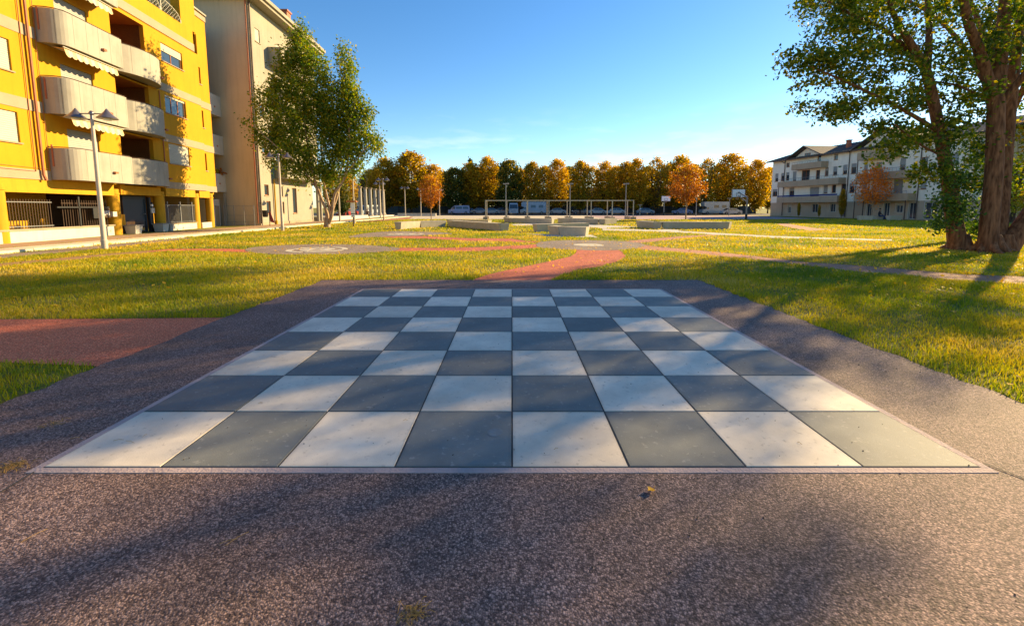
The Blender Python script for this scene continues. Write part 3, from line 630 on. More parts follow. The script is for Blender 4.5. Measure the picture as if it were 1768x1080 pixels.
# litter bin and red-brown board
c = g(460,390); bn = thing('litter_bin', 'black litter bin on a post with a dark red flap by the pale wall', 'litter bin', (c[0]+.3,c[1],0), .3)
MB().lathe([(.16,.75),(.2,.8),(.23,1.3),(.24,1.32)],14,(-.3,0,0)).build('bucket', MT['black'], bn, True)
MB().tube([(0,0,0),(0,0,1.2)],.03,8).build('post', MT['black'], bn)
MB().hexa([(.05,-.03,.35),(.38,-.03,.25),(.38,.03,.25),(.05,.03,.35),(.0,-.03,1.2),(.08,-.03,1.2),(.08,.03,1.2),(.0,.03,1.2)]).build('flap', mat('dark red board',(.2,.03,.03),.6), bn)

# ---------------------------------------------------------------- right building
AR = math.atan2(-1,.134)
rb = thing('apartment_building', 'long low grey white apartment house with brown balconies and grey tiled roofs on the right', 'apartment building', (47.9,79.9,0), AR)
RW = [(3.25,3.99,8.61,9.35),(6.82,7.51,9.0,9.94),(8.25,9.06,8.1,10.16),(9.78,10.44,8.88,9.89),(12.84,13.54,8.83,9.7),
 (.72,1.5,6.25,7.68),(2.15,2.89,6.27,7.67),(3.31,4.06,6.3,7.69),(4.86,5.64,5.3,7.72),(6.77,8.44,5.3,7.76),(9.65,10.45,5.3,7.56),(11.35,12.03,6.48,7.82),(12.84,13.58,6.5,7.83),(14.53,15.28,6.51,7.9),(15.88,16.73,6.48,7.97),
 (.32,1.51,3.61,4.88),(4.31,5.41,3.4,4.96),(8.72,10.52,2.7,4.86),(11.34,12.1,3.79,5.02),(12.84,13.58,3.83,5.03),(14.48,15.3,3.69,5.09),(15.85,16.7,3.73,5.14),
 (19.66,20.53,5.6,7.76),(22.91,23.65,5.6,7.96),(22.32,23.55,2.7,5.25),(20.24,21.39,9.3,10.6),(18.3,19.0,8.5,9.9),(25.66,26.4,3.84,4.9),(25.5,26.3,6.5,7.8),(17.9,18.5,5.6,7.54),(17.9,18.6,2.7,5.1),(28.5,29.6,3.7,5),(28.5,29.6,6.5,7.8),(31,32,3.7,5),(31,32,6.5,7.8)]
RG = [(4.2,4.9,.6,2.1),(6.4,7.05,.1,2.1),(9.32,10.49,.73,2.16),(12.78,13.74,.86,2.18),(14.65,15.42,.1,2.11),(18.8,19.57,.1,2.1),(21.25,22.06,.1,2.2),(22.9,23.79,.88,2.2),(24.55,25.43,.1,2.2),(26.44,27.88,.1,2.2),(29.5,30.6,.8,2.1)]
m_ = MB(); wall_holes(m_, 0,33.5,2.4,9.9, [h for h in RW if h[3]<9.9]); m_.box(33.4,33.5,0,14,2.4,9.9).box(0,.1,.001,14,2.4,9.9).build('wall', MT['rwhite'], rb)
m_ = MB(); wall_holes(m_, 0,33.5,0,2.397, RG, y=.03); m_.box(0,.08,.05,14,0,2.39).box(33.4,33.5,.05,14,0,2.39).build('base_wall', MT['rbase'], rb)
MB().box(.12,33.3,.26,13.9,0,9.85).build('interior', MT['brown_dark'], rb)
for h in RW:
    if h[3] > 9.9: continue
    sh = .0 if h in RW[:4] else [.0,.35,.9,.6][(int(h[0]*7)+int(h[2]))%4]
    window(rb, *h, frame='woodframe', shut=sh, n=1 if h[1]-h[0]<.9 else 2, shm='shutter_grey', sill=h[3]-h[2]<1.6)
for h in RG: window(rb, *h, y=.03, frame='white', shut=[0,.3,0][int(h[0])%3], n=2, sill=False, surround='white', pane='glass')
def rbalc(u0,u1,z0,z1,v=1.25):
    return balcony(rb, [(u0,0),(u0,v),(u1,v),(u1,0)], z0, z1, m='rbalc', slab_m='rbalc', panels=max(3,int((u1-u0)/1.6)), rail=False)
def railing(par,u0,u1,z,v=1.2,h=.45,m='steel'):
    r_ = MB().tube([(u0,-v,z+h),(u1,-v,z+h)],.025,5); n = int((u1-u0)/.5)
    for k in range(n+1): r_.tube([(u0+(u1-u0)*k/n,-v,z),(u0+(u1-u0)*k/n,-v,z+h)],.015,4)
    return r_.build('railing', MT[m], par)
a1 = rbalc(3.0,15.2,2.4,3.35); a2 = rbalc(2.95,15.2,5.1,6.0); a3 = rbalc(5.9,11.9,7.85,8.75)
c1 = rbalc(17.9,25.3,2.45,3.35); c2 = rbalc(17.95,25.2,5.35,6.28); c3 = rbalc(17.9,23.0,8.2,9.25)
MB().box(3.1,15.1,-1.27,-1.2,3.4,3.62).build('blue_screen', MT['blue'], a1); railing(a2,3.0,15.1,6.0); railing(a3,6,11.8,8.75,h=.3); railing(c2,18,25.1,6.28); railing(c1,18,25.1,3.35,h=.3)
for u,z0,z1 in ((3.1,3.35,5.08),(17.95,3.35,5.33),(17.95,6.28,8.18),(19.9,3.35,5.33),(17.95,0,2.43),(19.3,0,2.43),(25.0,.0,2.43)): MB().tube([(u,-1.1,z0),(u,-1.1,z1)],.06,8).build('balcony_post', MT['pipe_dark'], rb)
for u in (15.6,25.55,3.05): MB().tube([(u,-.12,9.8),(u,-.12,.1)],.055,8).build('downpipe', MT['pipe_dark'], rb)
MB().tube([(15.6,-.12,9.7),(14.9,-.4,9.8)],.05,6).tube([(3.05,-.12,9.3),(2.3,-.4,9.75)],.05,6).build('gutter_elbow', MT['pipe_dark'], rb)
# roofs: main pitched roof, two gabled dormers
def gable(u0,u1,w0,wa,y0,y1,nm='roof'):
    um = (u0+u1)/2; t = .16
    m_ = MB()
    for (a,za,b,zb) in ((u0-.5,w0-.12,um,wa),(um,wa,u1+.5,w0-.12)):
        m_.hexa([(a,y0,za),(b,y0,zb),(b,y1,zb),(a,y1,za),(a,y0,za+t),(b,y0,zb+t),(b,y1,zb+t),(a,y1,za+t)])
    return m_.build(nm, MT['rooftile'], rb)
def mainroof(u0,u1,w0,w1,y0=-.7,y1=7,y2=14.7):
    t = .14
    m_ = MB()
    m_.hexa([(u0,y0,w0),(u1,y0,w0),(u1,y1,w1),(u0,y1,w1),(u0,y0,w0+t),(u1,y0,w0+t),(u1,y1,w1+t),(u0,y1,w1+t)])
    m_.hexa([(u0,y1,w1),(u1,y1,w1),(u1,y2,w0),(u0,y2,w0),(u0,y1,w1+t),(u1,y1,w1+t),(u1,y2,w0+t),(u0,y2,w0+t)])
    r_ = m_.build('roof', MT['rooftile'], rb)
    n = int((u1-u0)/.5); rib = MB()
    for k in range(n+1):
        u = u0+(u1-u0)*k/n; rib.add([(u-.03,y0,w0+t+.002),(u+.03,y0,w0+t+.002),(u+.03,y1,w1+t+.002),(u-.03,y1,w1+t+.002),(u,y0,w0+t+.05),(u,y1,w1+t+.05)],[(0,4,5,3),(4,1,2,5),(0,1,4)])
    rib.build('tile_rib', MT['rooftile'], r_)
    MB().box(u0,u1,y0-.12,y0-.003,w0-.06,w0+.08).build('gutter', MT['pipe_dark'], r_)
    return r_
mainroof(-.8,34.2,9.75,12.0)
gable(4.7,10.8,9.95,11.55,-.95,7); MB().prism([(4.8,9.9),(10.7,9.9),(7.75,11.45)],0,.2)
def gwall(u0,u1,w0,wa,holes_u):
    m_ = MB(); um=(u0+u1)/2
    m_.add([(u0,.001,w0),(u1,.001,w0),(um,.001,wa),(u0,.3,w0),(u1,.3,w0),(um,.3,wa)],[(0,1,2),(5,4,3),(0,2,5,3),(2,1,4,5)]); return m_.build('gable_wall', MT['rwhite'], rb)
gwall(4.9,10.6,9.9,11.5,0); gwall(17.2,24.6,9.9,12.15,0)
gable(17.0,24.8,9.95,12.2,-.95,7)
window(rb,20.1,21.4,9.95,10.9,y=-.17,frame='white',n=2,sill=False); window(rb,7.2,8.3,9.92,10.5,y=-.17,frame='woodframe',n=2,sill=False)
MB().box(12.7,13.2,2,2.5,10.4,11.8).box(12.62,13.28,1.92,2.58,11.8,11.9).build('chimney', MT['pipe'], rb)
MB().box(17.8,18.9,1.2,2.2,10.2,12.4).box(17.7,19.0,1.1,2.3,12.4,12.55).build('chimney', MT['red'], rb)
MB().tube([(18.3,1.6,12.5),(18.3,1.6,14.6)],.03,5).tube([(18.0,1.6,14.3),(18.6,1.6,14.3)],.02,4).build('aerial', MT['steel'], rb)
dsh = MB().lathe([(.02,0),(.25,.03),(.4,.11),(.42,.13)],14,(0,0,0)).build('satellite_dish', MT['parapet'], rb, True); dsh.location = (18.9,1.0,13.0); dsh.rotation_euler = (R(70),0,R(-20))

# ---------------------------------------------------------------- lamp posts
def lamp_proto():
    t = thing('lamp_post', 'x', 'lamp post', group='double cone lamp posts')
    MB().tube([(0,0,0),(0,0,.35),(0,0,.36),(0,0,4.72)],[.105,.105,.088,.055],14).build('pole', MT['lamp_white'], t, True)
    MB().tube([(0,0,4.722),(0,0,4.88)],[.048,.042],12).lathe([(.02,4.88),(.07,4.90),(.08,4.96),(.05,5.02),(.02,5.04)],12).build('finial', MT['shade_metal'], t, True)
    MB().tube([(-.36,0,4.93),(0,0,4.94),(.36,0,4.93)],.022,8).build('arm', MT['shade_metal'], t)
    for s in (-1,1):
        h = MB().lathe([(.31,4.76),(.315,4.78),(.20,4.88),(.10,4.99),(.015,5.12)],20,(s*.52,0,0)).build('lamp_shade', MT['shade_metal'], t, True)
        MB().lathe([(.12,4.70),(.14,4.755),(.10,4.80)],14,(s*.52,0,0)).build('lens', MT['lens'], h, True)
    return t
lp = lamp_proto()
LAMPS = [(181,430,'nearest double cone lamp post standing before the yellow balconies',.1),
 (488,399,'double cone lamp post before the pale plaster wall, left of the green tree',.25),
 (587,384,'lamp post seen through the stems of the green left tree',.3),
 (612,386,'lamp post rising right behind the white notice board',-1.2),
 (663,380.5,'tallest looking double cone lamp post right of the stone columns',.05),
 (657,377.5,'lamp post among the last stone columns',.1),
 (700,374,'double cone lamp post between the columns and the rust tree',.0),
 (727,373,'lamp post just left of the small rust tree',.5),
 (759,372.2,'lamp post just right of the small rust tree',-.5),
 (772,368.6,'farthest lamp post left of the blue white van',.0)]
for i,(x,y_,lab,rz) in enumerate(LAMPS):
    c = g(x,y_); o = lp if i == 0 else dup(lp); place(o,(c[0],c[1],0),rz,lab)
# tall thin floodlight poles over the pergola
def flood(h):
    t = thing('floodlight_pole', 'x', 'lamp post', group='slim poles round the court')
    MB().tube([(0,0,0),(0,0,h)],[.09,.06],8).build('pole', MT['steel'], t)
    MB().box(-.45,.0,-.1,.1,h-.05,h+.12).box(.05,.5,-.1,.1,h-.02,h+.18).build('lamp_head', MT['parapet'], t); return t
fp = flood(5.2)
for i,(x,D,s,lab) in enumerate(((873.5,68,1,'slim grey pole at the left third of the pergola'),(984,68,1,'slim grey pole behind the middle of the pergola'),(1080,68,1.0,'slim grey pole at the right end of the pergola'),(1122+80,78,.7,'slim pole just right of the rust tree on the court'),(1259,80,.62,'short pole with pale top left of the near hoop'),(1105,84,.4,'short pale post left of the far hoop'))):
    o = fp if i == 0 else dup(fp); X,Y,Z = at(x,360,D); place(o,(X,Y,0),.3,lab,(1,1,s))

# ---------------------------------------------------------------- pergola
pg = thing('pergola', 'long row of slender pale metal frames on dark blocks at the plaza edge', 'pergola', (0,55.6,0))
sp = 36.3/740*55.6; x0 = (838.5-884)/740*55.6
pm = MB().box(-.055,.055,-.055,.055,0,2.42).mesh('post', MT['concrete']); bm_ = MB().box(-.3,.3,-.3,.3,0,.36).mesh('base_block', MT['rbalc'])
for r_ in range(2):
    for k in range(8):
        inst('post', pm, pg, (x0+k*sp, r_*2.9, 0)); inst('base_block', bm_, pg, (x0+k*sp, r_*2.9, .001))
    MB().box(x0-.055,x0+7*sp+.055,r_*2.9-.056,r_*2.9+.056,2.421,2.52).build('beam', MT['concrete'], pg)
for k in range(8): MB().box(x0+k*sp-.04,x0+k*sp+.04,.06,2.84,2.44,2.51).build('cross_beam', MT['concrete'], pg)

# ---------------------------------------------------------------- concrete benches (bent walls, sides leaning in towards the foot)
def bench(label, paths, h=.48, w_=.62, pads=True):
    o_ = np.mean([g(*p) for P in paths for p in P],axis=0)
    rt = thing('concrete_bench', label, 'bench', (o_[0],o_[1],0), group='angular concrete benches on the lawn')
    for P in paths:
        Q = [np.array(g(*p))-o_ for p in P]
        for i in range(len(Q)-1):
            a,b = Q[i],Q[i+1]; d = (b-a)/np.linalg.norm(b-a); nn = np.array([-d[1],d[0]])
            if nn[1] < 0: nn = -nn          # away from the camera
            ins = .10; g_ = .004
            a_,b_ = a+d*g_, b-d*g_
            f0,f1 = a_+nn*ins, b_+nn*ins; k0,k1 = b_+nn*(w_-ins), a_+nn*(w_-ins)
            m_ = MB().hexa([(*(f0+d*.07),0),(*(f1-d*.07),0),(*(k0-d*.07),0),(*(k1+d*.07),0),(*a_,h),(*b_,h),(*(b_+nn*w_),h),(*(a_+nn*w_),h)])
            o = m_.build('wall_segment', MT['concrete'], rt)
            EXC.append(np.array([tuple(a_+o_),tuple(b_+o_),tuple(b_+nn*w_+o_),tuple(a_+nn*w_+o_)]))
    return rt
bench('long bent pale concrete bench wall at far left of the lawn', [[(693,396),(727,393.4),(771,391.6)]], h=.52)
bench('long grey concrete bench in front of the left lit one', [[(772,391),(862,398.6)],[(864,398.6),(880,398.2)]], h=.5)
bench('flat pale concrete bench wall leading back behind the left pair', [[(771,388.5),(843,390.2)]], h=.5)
bench('nearest low concrete bench with a bend at the middle of the lawn', [[(945,404),(963.5,406.4)],[(963.8,406.4),(1012,408)]], h=.5)
bench('pale bench arm crossing behind the nearest middle bench', [[(927,400.6),(965,399.5),(1018,397.4)]], h=.5)
bench('far left bench wall beside the plaza with a lit end', [[(869,383),(884,385)],[(884.4,385),(953,386.4)]], h=.5)
bench('far middle bench wall ending in a lit end near the pergola', [[(962,385.2),(1032,387.6)],[(1033,387.6),(1045,388)],[(1046,387),(1066,386)]], h=.52)
bench('long straight concrete bench right of the middle under the rust tree', [[(1097.5,392.4),(1128,395)],[(1128.5,395),(1142.5,395.2)],[(1143,394.9),(1259,395.6)],[(1259.4,395.6),(1263.6,395)]], h=.52)
bench('left pale seat block on the far lawn before the right building', [[(1482,380),(1508,380.2)]], h=.55)
bench('right pale seat block on the far lawn before the right building', [[(1538,380.2),(1558,380)]], h=.55)
bench('low middle seat slab carrying the sitting person', [[(1510,379.4),(1537,379.6)]], h=.42)
for pts in ([(1128,398),(1152,400),(1180,397.6),(1150,395.6)],[(905,404),(940,408),(1035,410.5),(1020,405.5)],[(1040,379.6),(1060,378.6),(1075,380),(1058,381)]):
    ground_sheet('concrete_slab', gp(pts), .01, 'pad')

# ---------------------------------------------------------------- row of stone columns, plinth
cp = None
order = ['nearest','second','third','fourth','fifth','last']
for k in range(6):
    D = 64+k*2.3
    if cp is None:
        cp = thing('stone_column', 'x', 'column', group='free standing pale columns')
        MB().lathe([(.27,.55),(.265,2),(.22,4.15)],18).build('shaft', MT['parapet'], cp, True)
        MB().lathe([(.46,0),(.46,.12),(.40,.14),(.38,.28),(.31,.42),(.275,.548)],18).build('base', MT['parapet'], cp, True)
        MB().lathe([(.22,4.152),(.26,4.2),(.30,4.27),(.34,4.30),(.34,4.40)],18).build('capital', MT['band'], cp, True); o = cp
    else: o = dup(cp)
    place(o,(-22.5-.0*k,D,.22),0,order[k]+' pale free standing column of the row, counted from the camera')
pz = thing('stone_plinth', 'low pale plinth wall under the row of columns', 'plinth', (-22.4,50,0))
MB().box(-.9,1.0,0,14,0,.45).build('plinth_wall', MT['white'], pz); MB().box(-.9,.9,13.1,29,.0,.22).build('plinth_step', MT['pad'], pz)
pz2 = thing('stone_plinth', 'separate low pale wall right of the last column', 'plinth', (-21,79,0))
MB().box(0,7,0,.6,0,.45).build('plinth_wall', MT['white'], pz2); MB().box(-.05,7.05,-.05,.65,.453,.5).build('coping', MT['pad'], pz2)

# notice board
c = g(610.5,391.5); nbd = thing('notice_board', 'white notice panel with an orange cap on a dark post right of the left tree', 'notice board', (c[0],c[1],0), .2)
MB().tube([(0,0,0),(0,0,2.25)],.045,8).build('post', MT['brownmetal'], nbd)
pn = MB().box(-.16,.16,-.11,-.05,.78,1.95).build('panel', MT['lens'], nbd)
MB().box(-.165,.165,-.115,-.112,1.02,1.08).box(-.05,.03,-.115,-.112,.86,.92).build('print', MT['line'], pn)
MB().hexa([(-.5,-.3,1.98),(.35,-.3,1.98),(.35,.3,1.98),(-.5,.3,1.98),(-.4,-.2,2.1),(.25,-.2,2.1),(.25,.2,2.1),(-.4,.2,2.1)]).build('cap', mat('orange cap',(.5,.16,.04),.6), nbd)

# ---------------------------------------------------------------- basketball hoops
def hoop(loc_, rz, label, s=1):
    t = thing('basketball_hoop', label, 'basketball hoop', loc_, rz, 'basketball hoops'); t.scale = (s,s,s)
    MB().tube([(0,0,0),(0,0,.7)],.14,10).build('foot', MT['black'], t)
    MB().tube([(0,0,.702),(0,0,2.85),(0,0,2.9)],.11,10).tube([(0,0,2.85),(-1.95,0,3.55)],.09,8).tube([(-.1,0,2.3),(-2.0,0,3.1)],.05,8).build('post', MT['steel'], t)
    b = MB().box(-2.08,-2.02,-.9,.9,2.9,4.0).build('backboard', MT['board_white'], t)
    for x in (-2.088,-2.012):
        m_ = MB()
        for (a0,a1,z0,z1) in ((-.9,.9,2.9,2.95),(-.9,.9,3.95,4.0),(-.9,-.85,2.95,3.95),(.85,.9,2.95,3.95),(-.3,.3,3.02,3.06),(-.3,.3,3.46,3.5),(-.3,-.26,3.06,3.46),(.26,.3,3.06,3.46)): m_.box(x-.006,x+.006,a0,a1,z0,z1)
        m_.build('board_line', MT['line'], b)
    r_ = MB(); r_.tube([(-2.32+.23*cos(a),.23*sin(a),3.03) for a in np.linspace(0,2*pi,17)],.012,5).build('rim', MT['red'], t)
    n_ = MB()
    for k in range(10):
        a = 2*pi*k/10; n_.tube([(-2.32+.23*cos(a),.23*sin(a),3.02),(-2.32+.14*cos(a+.4),.14*sin(a+.4),2.62)],.008,3)
    n_.build('net', MT['parapet'], t)
c = g(1288,379); hoop((c[0],c[1],0), R(-88), 'near basketball hoop with slanted arm seen from behind')
c = at(1146,365,86); hoop((c[0],c[1],0), R(80), 'far basketball hoop facing the camera left of the rust tree', .95)

# ---------------------------------------------------------------- vehicles
def car(kind, col, loc_, rz, label, group='vehicles parked along the far road'):
    t = thing('parked_'+kind, label, kind, loc_, rz, group)
    P = {'car': ([(-2.05,.28),(-2.08,.62),(-1.95,.85),(-1.45,.92),(-.75,1.38),(.55,1.42),(1.35,1.02),(2.0,.9),(2.1,.55),(2.05,.28)], .85, 1.42),
         'van': ([(-2.4,.3),(-2.42,1.0),(-1.95,1.1),(-1.35,1.75),(-.9,2.0),(2.3,2.02),(2.42,1.6),(2.42,.3)], .95, 2.0),
         'camper': ([(-3,.35),(-3,1.05),(-2.4,1.2),(-2.0,1.6),(-2.7,1.9),(-2.7,2.6),(-2.4,2.85),(3,2.85),(3,.35)], 1.1, 2.85),
         'bus': ([(-2.9,.3),(-2.95,1.2),(-2.5,2.3),(-2.2,2.55),(2.9,2.55),(2.95,.3)], 1.05, 2.5)}[kind]
    prof, hw, top = P; m = bpy.data.materials.get(label[:50]) or mat(label[:50], tuple(c_*.6 for c_ in col), .35, coat=.5, var=.08)
    n = len(prof); v = []; 
    for s,ww in ((-1,1),(-1,.0),(1,.0),(1,1)): pass
    def wid(z): return hw*(1-.16*max(0,(z-.9)/(top-.9+1e-6)))
    v = [(x,-wid(z),z) for x,z in prof]+[(x,wid(z),z) for x,z in prof]
    f = [tuple(range(n)), tuple(range(n,2*n))[::-1]]+[(i,n+i,n+(i+1)%n,(i+1)%n) for i in range(n)]
    b = MB().add(v,f).build('body', m, t)
    gl = MB()
    for s in (-1,1):
        def sw(x0,x1,x2,x3,z0,z1):
            gl.add([(x0,s*(wid(z0)+.008),z0),(x1,s*(wid(z0)+.008),z0),(x2,s*(wid(z1)+.008),z1),(x3,s*(wid(z1)+.008),z1)],[(0,1,2,3) if s<0 else (3,2,1,0)])
        if kind == 'car': sw(-1.2,-.15,-.15,-.72,.97,1.32); sw(-.08,1.1,.55,-.08,.97,1.34)
        elif kind == 'van': sw(-1.75,-.85,-.85,-1.2,1.2,1.75); sw(-.6,.7,.7,-.6,1.25,1.75); sw(.9,2.1,2.1,.9,1.25,1.75)
        elif kind == 'camper': sw(-2.3,-1.6,-1.6,-1.95,1.2,1.6); sw(-.5,.6,.6,-.5,1.5,2.1); sw(1.3,2.3,2.3,1.3,1.5,2.1)
        else:
            for k in range(4): sw(-2.3+k*1.3,-1.2+k*1.3,-1.2+k*1.3,-2.3+k*1.3,1.35,2.1)
    fx = {'car':((-1.42,.95),(-.8,1.35),(1.3,1.06),(.62,1.4)),'van':((-1.93,1.15),(-1.38,1.73),(2.435,1.2),(2.43,1.75)),'camper':((-2.38,1.23),(-2.03,1.56),(3.01,1.4),(3.01,2.1)),'bus':((-2.93,1.3),(-2.58,2.2),(2.97,1.3),(2.96,2.2))}[kind]
    for (p,q,sg) in ((fx[0],fx[1],-1),(fx[2],fx[3],1)):
        gl.add([(p[0]+sg*.01,-wid(p[1])*.88,p[1]+.02),(p[0]+sg*.01,wid(p[1])*.88,p[1]+.02),(q[0]+sg*.01,wid(q[1])*.86,q[1]+.02),(q[0]+sg*.01,-wid(q[1])*.86,q[1]+.02)],[(0,1,2,3)])
    gl.build('windows', MT['glass'], b)
    wb = .66*prof[-1][0]
    for sx_ in (-wb,wb):
        for sy in (-1,1):
            wh = MB().tube([(sx_,sy*(hw-.18),.32),(sx_,sy*(hw+.015),.32)],.32,14).build('wheel', MT['tyre'], t)
            MB().tube([(sx_,sy*(hw+.016),.32),(sx_,sy*(hw+.03),.32)],.18,10).build('rim', MT['steel'], wh)
    for sy in (-1,1): MB().box(prof[1][0]-.02,prof[1][0]+.05,sy*hw*.72-.14,sy*hw*.72+.14,.62,.78).build('headlight', MT['lens'], b)
    return t
def rd(x, D): a = at(x,360,D); return (a[0],a[1],.01)
WH=(.55,.60,.68)
car('van',(.45,.52,.75),rd(793,99.0),0,'blue white van left of the pergola with its side towards us')
car('car',(.35,.42,.55),rd(810,101.0),pi,'pale blue grey car just right of the blue white van')
car('car',(.40,.46,.55),rd(828,101.0),0,'silver car halfway between the van and the pergola')
car('car',(.30,.40,.50),rd(848,101.0),0,'dull blue car seen through the first pergola frame')
car('car',(.20,.28,.42),rd(866,102.0),pi,'dark blue car behind the first slim pole')
car('bus',(.50,.60,.70),rd(886,98.0),R(92),'pale minibus seen end on through the pergola')
car('camper',(.45,.55,.66),rd(920,100.0),0,'pale blue box van seen through the third pergola frame')
car('car',(.5,.5,.52),rd(962,101.0),0,'light car low behind the fourth pergola frame')
car('car',(.12,.14,.2),rd(1003,101.0),0,'dark car right of the middle slim pole')
car('car',(.5,.53,.56),rd(1031,100.0),pi,'silver car behind the sixth pergola frame')
car('car',(.4,.5,.58),rd(1064,100.0),0,'pale car behind the last pergola frame')
car('car',(.18,.3,.42),rd(1113,100.0),0,'teal blue car left of the far hoop')
car('car',(.25,.33,.55),rd(1178,97.0),0,'blue car parked behind the rust tree trunk')
car('camper',(.6,.62,.6),rd(1233,98.0),0,'white camper van right of the rust tree')
car('car',(.62,.64,.66),rd(1262,93.0),0,'white saloon car in front of the camper and left of the near hoop')
car('car',(.45,.04,.03),(-27.5,72,0),R(80),'red car beyond the stems of the left tree')
car('van',(.45,.55,.65),(-26.5,79,0),R(70),'pale van behind the notice board')
# added dark boards behind the cars, standing in for shade under the trees
hf = thing('shade_fence', 'added dark board fence standing in for the shade under the tree row', 'fence', (0,110,0))
for a,b in ((-44,-1.5),(0,34),(35,62)):
    MB().box(a,b,0,.08,.05,1.9).build('board', mat('shade dark paint',(.04,.06,.07),.8,var=.2,vs_=1) if a<-40 else bpy.data.materials['shade dark paint'], hf)
for k in range(36): MB().box(-44+k*3,-43.88+k*3,-.08,-.003,0,2).build('fence_post', MT['black'], hf)
for (X,D,w_,h_,d_,mt_,lab) in ((-34,128,26,6,9,'rwhite','low pale house far behind the left end of the tree row'),(30,130,30,5.5,9,'rbase','low brown house far behind the middle of the tree row')):
    hh = thing('house', lab, 'house', (X,D,0)); m_ = MB(); hl = [(-w_/2+1.5+3*k,-w_/2+2.8+3*k,1.2,2.6) for k in range(int(w_/3))]
    wall_holes(m_,-w_/2,w_/2,0,h_,hl); m_.build('wall', MT[mt_], hh)
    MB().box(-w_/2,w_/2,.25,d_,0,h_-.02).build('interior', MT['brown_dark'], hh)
    for q in hl: window(hh,*q,sill=False)
    MB().hexa([(-w_/2-.5,-.5,h_),(w_/2+.5,-.5,h_),(w_/2+.5,d_+.5,h_),(-w_/2-.5,d_+.5,h_),(-w_/2+2,d_/2-.3,h_+2.2),(w_/2-2,d_/2-.3,h_+2.2),(w_/2-2,d_/2+.3,h_+2.2),(-w_/2+2,d_/2+.3,h_+2.2)]).build('roof', MT['pipe_dark'], hh)

# ---------------------------------------------------------------- people (skinned skeletons)
def person(label, loc_, rz, pose, top, legs, scale=1):
    V,E_,Rr = pose[:3]
    t = thing('person', label, 'person', loc_, rz); t.scale = (scale,)*3
    me = bpy.data.meshes.new('body'); me.from_pydata(V, E_, []); 
    me.materials.append(MT[top])
    o = bpy.data.objects.new('body', me); link(o, t); reg(o)
    sk = o.modifiers.new('skin','SKIN'); 
    for i,r_ in enumerate(Rr): me.skin_vertices[0].data[i].radius = (r_,r_) if me.skin_vertices else (r_,r_)
    me.skin_vertices[0].data[0].use_root = True
    s = o.modifiers.new('sub','SUBSURF'); s.levels = 1; s.render_levels = 2
    hd = V[pose[3]] if len(pose) > 3 else V[-1]
    h = MB().lathe([(.02,-.13),(.06,-.11),(.085,-.03),(.098,.03),(.09,.09),(.05,.13),(.01,.14)],12,hd).build('head', MT['skin'], t, True)
    MB().lathe([(.10,.0),(.108,.05),(.10,.11),(.06,.155),(.01,.165)],12,(hd[0],hd[1]+.015,hd[2])).build('hair', MT['hair'], h, True)
    MB().box(hd[0]-.012,hd[0]+.012,hd[1]-.125,hd[1]-.09,hd[2]-.03,hd[2]+.015).build('nose', MT['skin'], h)
    # trousers follow the legs
    m_ = MB()
    for a,b,c_ in (pose[4] if len(pose) > 4 else []): m_.tube([V[a],V[b],V[c_]],[Rr[a]*1.25,Rr[b]*1.25,Rr[c_]*1.35],10)
    m_.build('trousers', MT[legs], t, True)
    return t
def sit_pose():
    V = [(0,0,.5),(0,.03,.75),(0,-.02,1.0),(0,-.04,1.08),(0,-.06,1.24),
         (-.10,-.02,.48),(-.13,-.45,.50),(-.14,-.42,.08),(-.14,-.58,.04),
         (.10,-.02,.48),(.15,-.45,.50),(.22,-.62,.08),(.22,-.78,.05),
         (-.19,-.02,.98),(-.25,-.12,.74),(-.1,-.34,.62),(.19,-.02,.98),(.25,-.12,.74),(.12,-.36,.60)]
    E_ = [(0,1),(1,2),(2,3),(3,4),(0,5),(5,6),(6,7),(7,8),(0,9),(9,10),(10,11),(11,12),(2,13),(13,14),(14,15),(2,16),(16,17),(17,18)]
    r_ = [.15,.14,.15,.06,.06,.09,.075,.05,.045,.09,.075,.05,.045,.065,.045,.035,.065,.045,.035]
    return (V,E_,r_,4,[(5,6,7),(9,10,11)])
c = g(1522,379.6); person('person in dark clothes sitting on the far right bench by the rust tree', (c[0],c[1]+.4,0), R(55), sit_pose(), 'cloth_dark', 'cloth_blue', 1.05)
person('person in brown sitting at the foot of the second column', (-21.9,65.2,-.05), R(20), sit_pose(), 'cloth_brown', 'cloth_dark', 1.0)

